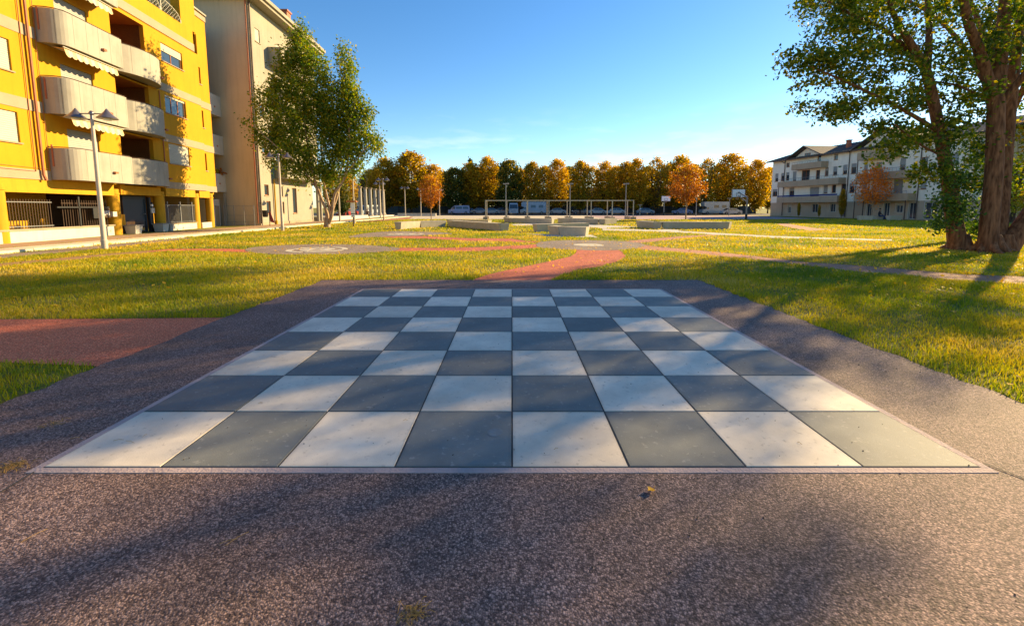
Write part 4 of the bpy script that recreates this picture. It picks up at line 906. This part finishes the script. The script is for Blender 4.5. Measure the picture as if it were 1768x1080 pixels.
# ---------------------------------------------------------------- trees
def leaves(C, n, spread, size, rs, up=.25):
    """n leaves round each cluster centre -> quads"""
    m = len(C)*n
    P = np.repeat(C, n, axis=0)+rs.normal(0,1,(m,3))*spread
    nrm = rs.normal(0,1,(m,3)); nrm[:,2] += up; nrm /= np.linalg.norm(nrm,axis=1,keepdims=True)
    a = np.cross(nrm, rs.normal(0,1,(m,3))); a /= np.linalg.norm(a,axis=1,keepdims=True)+1e-9; b = np.cross(nrm,a)
    s = (size*rs.uniform(.6,1.25,m))[:,None]
    V = np.stack([P-a*s*.55, P+b*s*.36-a*s*.05, P+a*s*.6+nrm*s*.08, P-b*s*.36-a*s*.05],axis=1).reshape(-1,3)
    F = np.arange(m*4).reshape(m,4)
    return V,F,P
def branch_mesh(limbs, C, rs, tip=.012, r0=.06, sides=6):
    """limbs: list of (points, radii). Every cluster centre is joined to the nearest lower skeleton point"""
    m_ = MB(); sk = []; 
    for P,Rd in limbs:
        P = [np.array(p,float) for p in P]
        # resample smoothly
        Q=[];RR=[]
        for i in range(len(P)-1):
            p0,p1,p2,p3 = P[max(i-1,0)],P[i],P[i+1],P[min(i+2,len(P)-1)]
            for k in range(5):
                t=k/5; Q.append(.5*((2*p1)+(-p0+p2)*t+(2*p0-5*p1+4*p2-p3)*t*t+(-p0+3*p1-3*p2+p3)*t**3)); RR.append(Rd[i]*(1-t)+Rd[i+1]*t)
        Q.append(P[-1]); RR.append(Rd[-1]); 
        m_.tube(Q,RR,12 if Rd[0]>.12 else 8)
        sk += [(q,r_) for q,r_ in zip(Q,RR)]
    K = np.array([q for q,_ in sk]); KR = np.array([r_ for _,r_ in sk])
    d0 = np.array([np.min(np.linalg.norm(K-c_,axis=1)) for c_ in C])
    for i in np.argsort(d0):
        c_ = C[i]; dv = c_-K; dist = np.linalg.norm(dv,axis=1); cost = dist+np.where(dv[:,2]<dist*.25,1.5*dist,0)
        j = int(np.argmin(cost)); a = K[j]; ln = dist[j]
        if ln < .15: continue
        mid = a*.5+c_*.5+np.array([0,0,-.08*ln])+rs.normal(0,.05*ln,3)
        ra = min(KR[j]*.6, max(tip*1.5, r0*ln/3+tip)); 
        m_.tube([a,mid,c_],[ra,ra*.6,tip],sides if ra>.03 else 4,cap=False)
        K = np.vstack([K,mid,c_]); KR = np.append(KR,[ra*.6,tip])
    return m_
def blob_points(blobs, rs):
    out = []
    for (c_,r_,n) in blobs:
        d = rs.normal(0,1,(n,3)); d /= np.linalg.norm(d,axis=1,keepdims=True)
        rr = rs.uniform(.15,1,n)**.45
        out.append(np.array(c_)+d*rr[:,None]*np.array(r_))
    return np.vstack(out)
# --- big ivy-clad poplar at the right
BD = 15.2
def W(x,y_,dD=0): return at(x,y_,BD+dD)
bt = thing('poplar_tree', 'big many stemmed tree with ivy at the right edge, shading the chessboard', 'tree')
roots = []
for (cx_,cy_,r0_) in ((16.7,14.9,.34),(16.35,15.6,.28),(17.6,15.3,.26)):
    for k in range(7):
        a_ = 2*pi*k/7+cx_; q_ = r0_*random.uniform(1.5,2.3); roots.append(([(cx_+.3*r0_*cos(a_),cy_+.3*r0_*sin(a_),.55),(cx_+r0_*.95*cos(a_),cy_+r0_*.95*sin(a_),.16),(cx_+q_*cos(a_+.2),cy_+q_*sin(a_+.2),-.04)],[.16,.12,.04]))
limbs = roots+[
 ([(16.35,15.6,-.1),(16.0,15.5,.9),W(1636,304,.4),W(1622,228,.5),W(1600,127,.4),W(1573,76,0),W(1543,25,-.4),W(1520,-60,-.8)],[.32,.25,.20,.18,.15,.11,.07,.03]),
 ([W(1600,127,.4),W(1604,60,1),W(1600,-20,1.5),W(1590,-120,2)],[.12,.10,.08,.04]),
 ([(16.7,14.9,-.1),W(1707,400,-.3),W(1716,300,-.2),W(1720,170,0)],[.35,.26,.24,.23]),
 ([W(1716,180,0),W(1695,100,-.2),W(1672,40,-.5),W(1655,-40,-1),W(1630,-160,-1.6)],[.19,.15,.13,.10,.04]),
 ([W(1719,176,0),W(1727,90,.3),W(1736,0,.6),W(1738,-140,1),W(1720,-300,1)],[.24,.2,.17,.12,.04]),
 ([(17.6,15.5,-.1),W(1733,300,.8),W(1746,160,1.1),W(1762,30,1.5),W(1790,-140,2)],[.28,.21,.18,.13,.05]),
 ([(17.6,15.2,-.1),W(1745,420,.1),W(1790,355,.1),W(1860,240,0),W(1930,100,-.5)],[.33,.30,.26,.2,.06]),
 ([W(1725,185,0),W(1768,130,-.5),W(1840,50,-1.5),W(1900,-60,-2.5)],[.12,.1,.07,.03]),
 ([W(1622,228,.5),W(1560,190,0),W(1480,150,-.4),W(1400,115,-.8)],[.09,.06,.045,.02]),
 ([W(1600,127,.4),W(1540,60,.2),W(1460,20,0),W(1410,-10,.4)],[.09,.06,.045,.02]),
 ([W(1630,270,.4),W(1590,250,-.4),W(1545,215,-1.0)],[.05,.035,.02]),
 ([W(1716,180,0),W(1660,150,.2),W(1610,140,.6)],[.06,.04,.02])]
b_ = []
def B(x,y_,rx,rz,n,dD=0,ry=None): b_.append((W(x,y_,dD),(rx,ry or max(rx,1.2),rz),n))
B(1395,105,.75,.6,16,-.6,.8); B(1440,120,1.1,.8,24,-.4); B(1430,60,.7,.5,8,-.3,.7); B(1430,0,.8,.5,14); B(1480,30,1.1,.8,24); B(1490,110,1.2,1.0,34,-.2,1.6)
B(1440,185,1.2,.35,16,-.3,.8); B(1500,180,1.2,.5,20,0,1.3); B(1540,60,1.2,1.1,32,.3,1.8); B(1560,140,1.2,.9,28,.2,1.6); B(1600,60,1.2,1.2,30,.6,2); B(1620,170,1.0,1.0,26,.6,1.4)
B(1530,222,.9,.35,12,-.6,.8); B(1545,250,.5,.25,6,-1,.5); B(1600,240,.8,.5,18,.3,1.2); B(1655,240,.8,.9,18,.8,1.2); B(1660,320,.6,.8,14,.9,.9); B(1660,80,1.1,1.1,20,.3,2); B(1660,170,.8,.9,18,.8,1.4)
B(1500,275,.4,.18,4,-1.2,.4); B(1600,300,.45,.35,9,0,.5); B(1740,60,1.3,1.2,22,1.0,2); B(1690,130,.7,1,10,1,1)
B(1755,300,.5,1.0,10,1.6,.8)
B(1460,-70,1.6,1.2,32,0,2.2); B(1560,-90,2.0,1.4,44,0,3); B(1660,-110,1.8,1.6,40,0,3); B(1740,-120,1.4,1.8,22,0,2.5); B(1600,-220,2.2,1.8,40,0,3); B(1700,-280,1.6,2.2,24,0,2.5); B(1620,-360,2.0,1.4,20,0,2.2)
b_.append(((17.3,13.7,8.9),(2.3,1.7,2.2),105)); b_.append((W(1935,70,-.5),(1.5,1.5,1.2),26)); b_.append(((15.6,13.9,10.5),(2.4,1.5,1.8),34))  # unseen clumps added to the crown, mostly to shade the foreground
rs = np.random.default_rng(3); C = blob_points(b_, rs)
C = C[rs.uniform(0,1,len(C)) < .72]; V,F,P = leaves(C, 62, np.array([.21,.21,.15]), .125, rs)
bo = branch_mesh(limbs, C, rs, tip=.008, r0=.035).mesh('trunk', MT['bark_big'], True)
inst('trunk', bo, bt); inst('crown', fastmesh('crown', V, F, MT['leaf_big']), bt)
# ivy on the left stem and low shoots
iv = []
for k in range(48):
    t = rs.uniform(0,1)**.9; y_ = 398-t*165; x = 1668-t*42+rs.normal(0,13)+(-5 if t<.5 else 0); iv.append(W(x,y_,rs.uniform(-.5,.5)))
for k in range(34):
    y_ = rs.uniform(240,405); iv.append(W(1688+rs.normal(0,10),y_,rs.uniform(-.1,1.2)))
for k in range(16): iv.append(W(rs.uniform(1608,1650),rs.uniform(335,400),rs.uniform(-.5,.3)))
V,F,P = leaves(np.array(iv), 44, .15, .095, rs); inst('ivy', fastmesh('ivy', V, F, MT['leaf_ivy']), bt)
# --- left tree
LD = 33.2
def W2(x,y_,dD=0): return at(x,y_,LD+dD)
lt = thing('multi_stem_tree', 'green tree with pale forked stems in front of the pale plaster building', 'tree')
lb = (-14.3,33.2)
limbs = [([(*lb,-.1),(lb[0],lb[1],.45),W2(564,366),W2(550,330),W2(541,300),W2(528,230),W2(520,130)],[.30,.22,.12,.10,.08,.06,.02]),
 ([(lb[0],lb[1],.5),W2(570,365,.2),W2(560,320,.6),W2(556,280,.6),W2(555,200,.4)],[.16,.10,.08,.06,.02]),
 ([(lb[0]+.1,lb[1],.3),W2(573,370,-.2),W2(578,335,-.2),W2(596,303,-.3),W2(603,230,-.3),W2(600,130,0)],[.16,.12,.10,.09,.06,.02]),
 ([(lb[0]+.1,lb[1]+.1,.4),W2(574,362,.3),W2(584,330,.4),W2(590,290,.5),W2(620,210,.5)],[.16,.11,.09,.06,.02]),
 ([W2(550,330),W2(520,290,-.4),W2(480,255,-.8),W2(446,225,-1)],[.08,.06,.04,.02]),
 ([W2(541,300),W2(500,220,.4),W2(480,150,.3)],[.08,.05,.02]),
 ([W2(596,303,-.3),W2(628,260,-.5),W2(652,235,-.6)],[.06,.04,.015])]
b_ = []
def B2(x,y_,rx,rz,n,dD=0): b_.append((W2(x,y_,dD),(rx,max(rx,1.0),rz),n))
B2(522,85,1.0,1.2,34); B2(500,110,.9,1.0,26); B2(545,120,1.0,1.1,30); B2(485,160,1.2,1.2,36); B2(530,165,1.3,1.4,46); B2(460,185,.9,1.1,20); B2(500,215,1.5,1.3,50); B2(550,205,1.1,1.3,34); B2(465,240,1.0,.8,24)
B2(520,265,1.4,.9,36); B2(480,270,1.0,.6,18); B2(440,218,.35,.25,3,-.8); B2(597,125,.6,1.0,18); B2(600,165,1.0,1.1,34); B2(620,205,1.1,1.0,36); B2(590,215,1.2,1.2,38); B2(635,240,.8,.8,22); B2(605,260,1.2,1.0,38); B2(570,265,1.1,.9,26); B2(648,255,.55,.35,6); B2(575,300,.8,.5,10); B2(545,290,.8,.5,10); B2(570,235,.9,1.0,24); B2(564,185,.7,1.0,20); B2(560,140,.5,.7,9); B2(578,160,.5,.7,9); B2(545,230,.9,.8,14); B2(575,205,.7,.8,14); B2(520,62,.45,.7,8); B2(600,98,.35,.7,7); B2(560,300,1.0,.5,16); B2(525,300,.8,.4,10); B2(500,290,.7,.4,9); B2(612,285,.6,.5,12)
rs = np.random.default_rng(5); C = blob_points(b_, rs)
C = C+rs.normal(0,.12,C.shape); V,F,P = leaves(C, 62, np.array([.24,.24,.42]), .17, rs)
inst('trunk', branch_mesh(limbs, C, rs, tip=.012, r0=.03).mesh('trunk', MT['bark_pale'], True), lt); inst('crown', fastmesh('crown', V, F, MT['leaf_birch']), lt)
# --- generic tree prototypes
def gen_tree(name, h, rw, z0, stems, seed, mA, mB, split, leaf=.44, ncl=430, nl=17, spread=.42, shape=1.0, barkm='bark_far', tr=.2, gap=0.):
    rs = np.random.default_rng(seed)
    limbs = [([(0,0,-.1),(0,0,z0*.5),(rs.normal(0,.1),rs.normal(0,.1),z0)],[tr,tr*.8,tr*.7])]
    for k in range(stems):
        a = 2*pi*k/max(1,stems)+rs.uniform(-.4,.4); q = rw*.35 if stems > 1 else 0
        limbs.append(([(0,0,z0*.7),(q*.6*cos(a),q*.6*sin(a),z0+(h-z0)*.25),(q*cos(a)*1.2,q*sin(a)*1.2,z0+(h-z0)*.6),(q*cos(a)*1.0+rs.normal(0,.2),q*sin(a)+rs.normal(0,.2),h*.96)],[tr*.7,tr*.5,tr*.3,.02]))
    C = []
    while len(C) < ncl:
        t = rs.uniform(0,1); z = z0+(h-z0)*t
        r_ = rw*(min(1,(t/.22))**.6)*(max(0,1-((max(t,.5)-.5)/.5)**2.6)**.5)**shape*rs.uniform(.82,1.1) if shape < 2 else rw*(1-t)**.8*min(1,t/.12+.3)
        a = rs.uniform(0,2*pi); rr = r_*rs.uniform(0,1)**.42
        if gap and sin(a*3+z*1.3+seed)*cos(z*.9+seed*2) > 1-gap: continue
        C.append((rr*cos(a),rr*sin(a),z))
    C = np.array(C); V,F,P = leaves(C, nl, spread, leaf, rs)
    t_ = (P[:,2]-z0)/(h-z0); idx = (rs.uniform(0,1,len(P)) > np.clip(split-(.75*(t_-.5)),0,1)).astype(int)
    lo = C[rs.permutation(len(C))[:90]]
    return branch_mesh(limbs, lo, rs, tip=.02, r0=.04, sides=4).mesh('trunk', MT[barkm], True), fastmesh('crown', V, F, [MT[mA],MT[mB]], idx)
PR = {
 'a': gen_tree('a',14,3.3,1.9,5,11,'leaf_olive','leaf_orange',.75),
 'b': gen_tree('b',13.4,3.1,2.0,6,12,'leaf_olive','leaf_orange',.55,gap=.25),
 'c': gen_tree('c',14.6,3.4,1.9,5,13,'leaf_olive','leaf_orange',.35),
 'd': gen_tree('d',13.8,3.3,1.8,5,14,'leaf_green','leaf_olive',.8),
 'e': gen_tree('e',14,3.3,2.2,7,15,'leaf_olive','leaf_orange',.65,ncl=170,gap=.45),
 'k': gen_tree('k',14,3.2,1.2,1,16,'leaf_green','leaf_green',.5,shape=2.5,ncl=240),
 'r': gen_tree('r',4.7,1.5,1.75,4,17,'leaf_rust','leaf_orange',.9,leaf=.16,ncl=150,nl=26,spread=.22,tr=.07,barkm='bark_pale'),
 'o': gen_tree('o',4.7,1.6,1.6,4,19,'leaf_glow','leaf_glow',.9,leaf=.16,ncl=110,nl=24,spread=.24,tr=.06,barkm='bark_pale'),
 'y': gen_tree('y',8,2.6,1.5,4,18,'leaf_lime','leaf_orange',.7,leaf=.24,ncl=220,nl=22,spread=.4),
}
def tree(kind, loc_, s, rz, label, group=None, name='tree', cat='tree'):
    t = thing(name, label, cat, loc_, rz, group); t.scale = s if hasattr(s,'__len__') else (s,s,s)
    inst('trunk', PR[kind][0], t); inst('crown', PR[kind][1], t); return t
GR = 'autumn trees in the row beyond the plaza'
HH = {'a':14,'b':13.4,'c':14.6,'d':13.8,'e':14,'k':14,'r':4.7,'y':8,'t':16}
ROW = [(664,277,'b','rust topped tree at the left end of the row behind the lamp posts',1.0),(708,266,'a','tallest orange and olive tree at the left of the row',1.25),(748,287,'c','orange topped tree rising over the small rust tree',1.0),
 (784,292,'d','dark green tree right of the small rust tree',1.1),(813,285,'b','dull tree with a brownish top beside the van',1.0),(841,275,'b','tree with a glowing orange top above the left pergola end',.9),(879,279,'d','dark green broad tree behind the first pergola frames',1.0),
 (919,283,'a','olive orange tree with visible stems behind the third pergola frame',.8),(962,278,'c','golden round topped tree behind the fourth pergola frame',.9),(1003,281,'a','olive tree behind the middle of the pergola',.85),(1045,282,'c','golden brown tree right of the pergola middle',.9),
 (1082,283,'b','orange tree behind the last pergola frame',.9),(1100,277,'c','golden tree leaning on the last pergola neighbour',.8),(1135,275,'e','thin bare looking tree with dark stems left of the far hoop',.9),(1176,273,'b','tree rising behind the big rust tree of the court',1.0),
 (1221,277,'e','brownish thinner tree right of the big rust tree',.9),(1264,269,'c','tall golden tree above the near hoop',1.1),(1309,279,'c','golden tree next to the right apartment house',.95)]
for i,(x,yt,k,lab,wd) in enumerate(ROW):
    D = 100+(i%3)*1.5; X,Y,Z = at(x,yt,D); s = Z/HH[k]; tree(k,(X,Y,0),(s*wd*1.1,s*wd*1.1,s),i*1.3,lab,GR,'row_tree')
BK = [(636,296),(686,290),(730,293),(766,298),(800,300),(828,293),(860,290),(898,294),(940,290),(983,290),(1024,290),(1064,290),(1118,290),(1156,286),(1199,288),(1243,286),(1288,290),(1330,292)]
BL = ['behind the rust topped left end tree','between the left end tree and the tallest orange tree','right behind the tallest orange tree','behind the small rust tree','behind the dark green tree','showing left of the glowing orange top','behind the left pergola end','between the first and second pergola frame trees','above the third pergola frame','between the third and fourth frame trees','behind the pergola middle','right of the pergola middle','above the far hoop','left of the big rust tree','behind the big rust tree','between the big rust tree and the near hoop','right above the near hoop','by the corner of the right house']
for i,(x,yt) in enumerate(BK):
    k = 'dbadeb'[i%6]; D = 113+(i%2)*2; X,Y,Z = at(x,yt,D); s = Z/HH[k]; tree(k,(X,Y,0),(s*1.15,s*1.15,s),i*2.1,'second line tree %s'%BL[i],'second line of trees behind the row','row_tree')
X,Y,Z = at(812,277,122); tree('k',(X,Y,0),(.7,.7,Z/14),0,'dark conifer tip above the row left of the pergola',None,'conifer_tree')
for (x,yt,D,k,lab) in ((600,300,82,'b','brown orange tree behind the left tree stems'),(572,296,90,'c','orange tree hidden behind the left tree crown'),(648,292,96,'c','orange tree behind the stone columns'),(590,318,70,'d','dark tree between the pale building and the notice board')):
    X,Y,Z = at(x,yt,D); s = Z/HH[k]; tree(k,(X,Y,0),s,x,lab,None,'autumn_tree')
# bare tree above the columns
rs = np.random.default_rng(9); X,Y,Z = at(626,300,84); brt = thing('bare_tree', 'bare leafless tree standing above the stone columns', 'tree', (X,Y,0))
CC = rs.normal(0,1,(120,3))*np.array([1.3,1.3,1.6])+np.array([0,0,5.8])
inst('trunk', branch_mesh([([(0,0,-.1),(0,0,1.5),(.1,0,3)],[.22,.18,.15]),([(.1,0,3),(-.4,0,5),(-.6,0,7)],[.12,.08,.03]),([(.1,0,3),(.6,0,5),(.7,.2,7.6)],[.12,.08,.03])], CC, rs, tip=.012, r0=.03).mesh('trunk', MT['bark_far'], True), brt)
# small rust trees
for (x,yb_,yt,D,lab) in ((743,381,303,51.5,'small rust coloured tree left of the pergola'),(1188,379.5,284,54.5,'rust orange tree between the two basketball hoops'),(1512,380,288,58,'orange tree before the right apartment house by the sitting person')):
    X,Y,Z = at(x,yt,D); s = Z/4.7; tree('o' if x > 1400 else 'r',(X,Y,0),(s*(.92 if x>800 else .75),)*2+(s*.97,),x,lab,'young rust coloured trees',"young_tree")
rs = np.random.default_rng(41)
t2 = thing('poplar_tree', 'tall poplar added behind the big right tree, its crown shaped to shade board and lawn', 'tree')
C = blob_points([((26,22,9),(3.6,3.6,2.6),48),((28.5,24,11),(4.2,4.2,3),60),((23,20,8.6),(2.6,2.6,1.8),26),((24.8,24,12.6),(3.2,3.2,2.2),46),((23.2,29,15.6),(3.6,2.6,1.8),64),((20.2,26.9,13.9),(2.8,2.0,1.4),46),((27,30,17),(3,3,2),30)], rs)  # added crown, blobs placed so their shadows fall on lawn and board
V,F,P = leaves(C, 55, .36, .17, rs)
inst('trunk', branch_mesh([([(25.6,22.9,-.1),(25.5,22.9,4),(25.3,23.3,8),(25.3,24.6,12),(25.2,26.5,16)],[.26,.22,.18,.12,.04]),([(25.5,23,5),(25.5,22,8),(23.5,20.6,9.5)],[.16,.1,.04]),([(25.3,23.6,8),(24.2,25,11.5),(21.5,25.4,13.5)],[.15,.1,.04]),([(25.4,23.2,6),(28.5,24,9),(29,24.5,12)],[.16,.1,.04])], C, rs, tip=.012, r0=.04).mesh('trunk', MT['bark_big'], True), t2)
inst('crown', fastmesh('crown', V, F, MT['leaf_big']), t2)
X,Y,Z = at(1768,215,46); tree('y',(X,Y,0),Z/8,1,'yellow green tree glimpsed behind the trunks of the big right tree',None,'autumn_tree')
X,Y,Z = at(1790,330,34); tree('y',(X,Y,0),(Z/8*1.2,)*3,2,'low yellow green bush at the right edge behind the big tree',None,'bush','bush')
# shrubs along the right house
for (u,v,s,k,lab) in ((16.9,-2,.30,'b','thin shrub between the two balcony stacks of the right house'),(9.2,-2.2,.17,'b','low shrub before the left balconies of the right house'),(13.2,-2.2,.14,'b','smallest shrub near the downpipe of the right house')):
    tree(k,loc(rb,u,v),(s*.45,s*.45,s),u,lab,'shrubs along the right house','shrub','shrub')
# terrace plants on the yellow building
rs = np.random.default_rng(21); C = rs.normal(0,1,(40,3))*np.array([1.3,.3,.35])+np.array([5.6,.7,15.0]); V,F,P = leaves(C,22,.2,.12,rs)
inst('terrace_plants', fastmesh('terrace_plants', V, F, MT['leaf_green']), yb)

# ---------------------------------------------------------------- grass, fallen leaves
def inpoly(X, Y, P):
    r = np.zeros(len(X), bool); n = len(P); j = n-1
    for i in range(n):
        xi,yi = P[i]; xj,yj = P[j]
        if yi != yj: r ^= ((yi > Y) != (yj > Y)) & (X < (xj-xi)*(Y-yi)/(yj-yi)+xi)
        j = i
    return r
def free(X, Y):
    k = np.ones(len(X), bool)
    for P in EXC:
        P = np.asarray(P); bx = (X>=P[:,0].min())&(X<=P[:,0].max())&(Y>=P[:,1].min())&(Y<=P[:,1].max())
        if bx.any():
            idx = np.where(bx)[0]; ins = inpoly(X[idx],Y[idx],P); k[idx[ins]] = False
    k &= ~((X < -21.5)&(Y<100)) & ~(Y > 85)
    k &= ~((X > 47.5+(80-Y)*.134)&(Y>45)&(Y<81))
    return k
rs = np.random.default_rng(31)
def blades(y0,y1,dens,h,w_,xl=-1e9,xr=1e9):
    Xa,Xb = max(xl,-1.28*y1-8), min(xr,1.28*y1+8)
    n = int((Xb-Xa)*(y1-y0)*dens); X = rs.uniform(Xa,Xb,n); Y = rs.uniform(y0,y1,n)
    # tussocks: clumpy density and height
    f = np.sin(X*2.1+1.3*np.sin(Y*1.7))*np.sin(Y*2.6+1.1*np.sin(X*1.9))
    k = (rs.uniform(0,1,n) < np.clip(1-(np.abs(X)-1.26*Y-1)/6.5,0,1)**1.5) & (rs.uniform(0,1,n) < .75+.25*f); X,Y,f = X[k],Y[k],f[k]
    k = free(X,Y); X,Y,f = X[k],Y[k],f[k]; n = len(X)
    hh = h*rs.uniform(.45,1.25,n)*(1+.3*f); a = rs.uniform(0,2*pi,n); le = rs.uniform(.1,1.0,n)*hh
    wx,wy = np.cos(a)*w_/2, np.sin(a)*w_/2; b = a+pi/2+rs.normal(0,.5,n); lx,ly = np.cos(b)*le, np.sin(b)*le
    Z0 = np.zeros(n)-.005
    v0 = np.stack([X-wx,Y-wy,Z0],1); v1 = np.stack([X+wx,Y+wy,Z0],1)
    v2 = np.stack([X+wx*.7+lx*.4,Y+wy*.7+ly*.4,hh*.65],1); v3 = np.stack([X-wx*.7+lx*.4,Y-wy*.7+ly*.4,hh*.65],1)
    v4 = np.stack([X+lx,Y+ly,hh],1)
    V = np.stack([v0,v1,v2,v3,v4],1).reshape(-1,3); i = np.arange(n)*5
    return V, np.concatenate([np.stack([i,i+1,i+2],1),np.stack([i,i+2,i+3],1),np.stack([i+3,i+2,i+4],1)])
VV=[];FF=[];off=0
for a in ((2.2,6,2600,.060,.0075),(6,10,1500,.060,.010),(10,16,600,.062,.014),(16,28,170,.075,.026),(28,58,38,.085,.06,-19,47)):
    V,F = blades(*a); VV.append(V); FF.append(F+off); off += len(V)
tag(link(bpy.data.objects.new('grass', fastmesh('grass', np.vstack(VV), np.vstack(FF), MT['grass']))), 'short yellow green lawn grass', 'grass', kind='stuff')
# fallen leaves scattered under the big tree and on the path
n = 3400; X = np.concatenate([rs.normal(14,7.5,n), rs.uniform(-16,6,700), rs.uniform(-20,30,900)]); Y = np.concatenate([rs.normal(11,5.5,n), rs.uniform(6,20,700), rs.uniform(15,42,900)]); k = (Y>2.5)&((X>4.2)|(Y>9.3))|((X<-4.2)&(Y>5.9)); X,Y = X[k],Y[k]; n = len(X)
V,F,P = leaves(np.stack([X,Y,np.full(n,.05)],1),1,.015,.07,rs,up=2.5); V[:,2] = np.maximum(V[:,2],.02)
tag(link(bpy.data.objects.new('fallen_leaves', fastmesh('fallen_leaves', V, F, MT['yleaf']))), 'yellow fallen leaves strewn over the lawn on the right', 'leaves', kind='stuff')
def one_leaf(x,y_,s,rz,label,name='fallen_leaf'):
    c = g(x,y_); pts = [(0,-.5),(.22,-.38),(.5,-.12),(.38,.12),(.46,.34),(.16,.36),(0,.62),(-.16,.36),(-.46,.34),(-.38,.12),(-.5,-.12),(-.22,-.38)]
    t = thing(name, label, 'leaf', (c[0],c[1],.016), rz)
    V = [(0,0,.004)]+[(p[0]*s,p[1]*s,.004+abs(p[0])*s*.5+(.25*s if p[1]>.3 else 0)) for p in pts]
    MB().add(V,[(0,i+1,(i+1)%12+1) for i in range(12)]).build('blade', MT['yleaf'], t)
    MB().tube([(0,0,.006),(0,-.5*s,.004),(.12*s,-.9*s,.012)],.0012,4).build('stalk', MT['yleaf'], t)
one_leaf(1124,852,.045,2.2,'single yellow leaf lying on the asphalt in front of the chessboard')
# straw and twigs lying on the asphalt and slabs
tm = MB()
for (x,y_,l_,a) in ((410,935,.10,1.0),(395,940,.07,.4),(205,765,.06,.2),(225,768,.08,-.3),(60,930,.09,1.2),(130,760,.05,.5),(250,757,.04,1.6),(700,730,.03,.2),(1290,728,.03,.4),(960,780,.03,.5),(450,700,.03,.2),(720,1068,.05,.9),(1380,770,.03,2)):
    c = g(x,y_); z = .023 if (abs(c[0]) < 2.79 and 2.4 < c[1] < 7.97) else .018
    tm.tube([(c[0]-l_*cos(a)/2,c[1]-l_*sin(a)/2,z),(c[0],c[1]+.004,z+.004),(c[0]+l_*cos(a)/2,c[1]+l_*sin(a)/2,z)],.0012,4)
for (x,y_,s,n) in ((25,808,.07,60),(712,1066,.05,50),(90,735,.06,20),(10,812,.09,50)):
    c = g(x,y_)
    for k in range(n):
        a = rs.uniform(0,2*pi); l_ = rs.uniform(.02,.06); px,py = c[0]+rs.normal(0,s*.5), c[1]+rs.normal(0,s*.35)
        tm.tube([(px,py,.014),(px+l_*cos(a)*.6,py+l_*sin(a)*.6,.02+rs.uniform(0,.012)),(px+l_*cos(a),py+l_*sin(a),.018)],.001,3)
gm = MB()
for k in range(420):
    X = rs.uniform(-4,4); Y = rs.uniform(1.1,9); on = abs(X) < 2.8 and 2.38 < Y < 7.98
    q = rs.uniform(.002,.006) if not on else rs.uniform(.0015,.004); z = .0205 if on else .0125
    gm.tube([(X,Y,z),(X+rs.normal(0,q),Y+rs.normal(0,q),z+q)],[q,q*.5],4)
tag(gm.build('grit', mat('dark grit',(.10,.075,.05),.9)), 'loose grit and crumbs on the slabs and asphalt', 'grit', kind='stuff')
tag(tm.build('dry_straw', mat('dry straw',(.42,.24,.06),.9)), 'dry straw and twigs scattered on the asphalt', 'straw', kind='stuff')
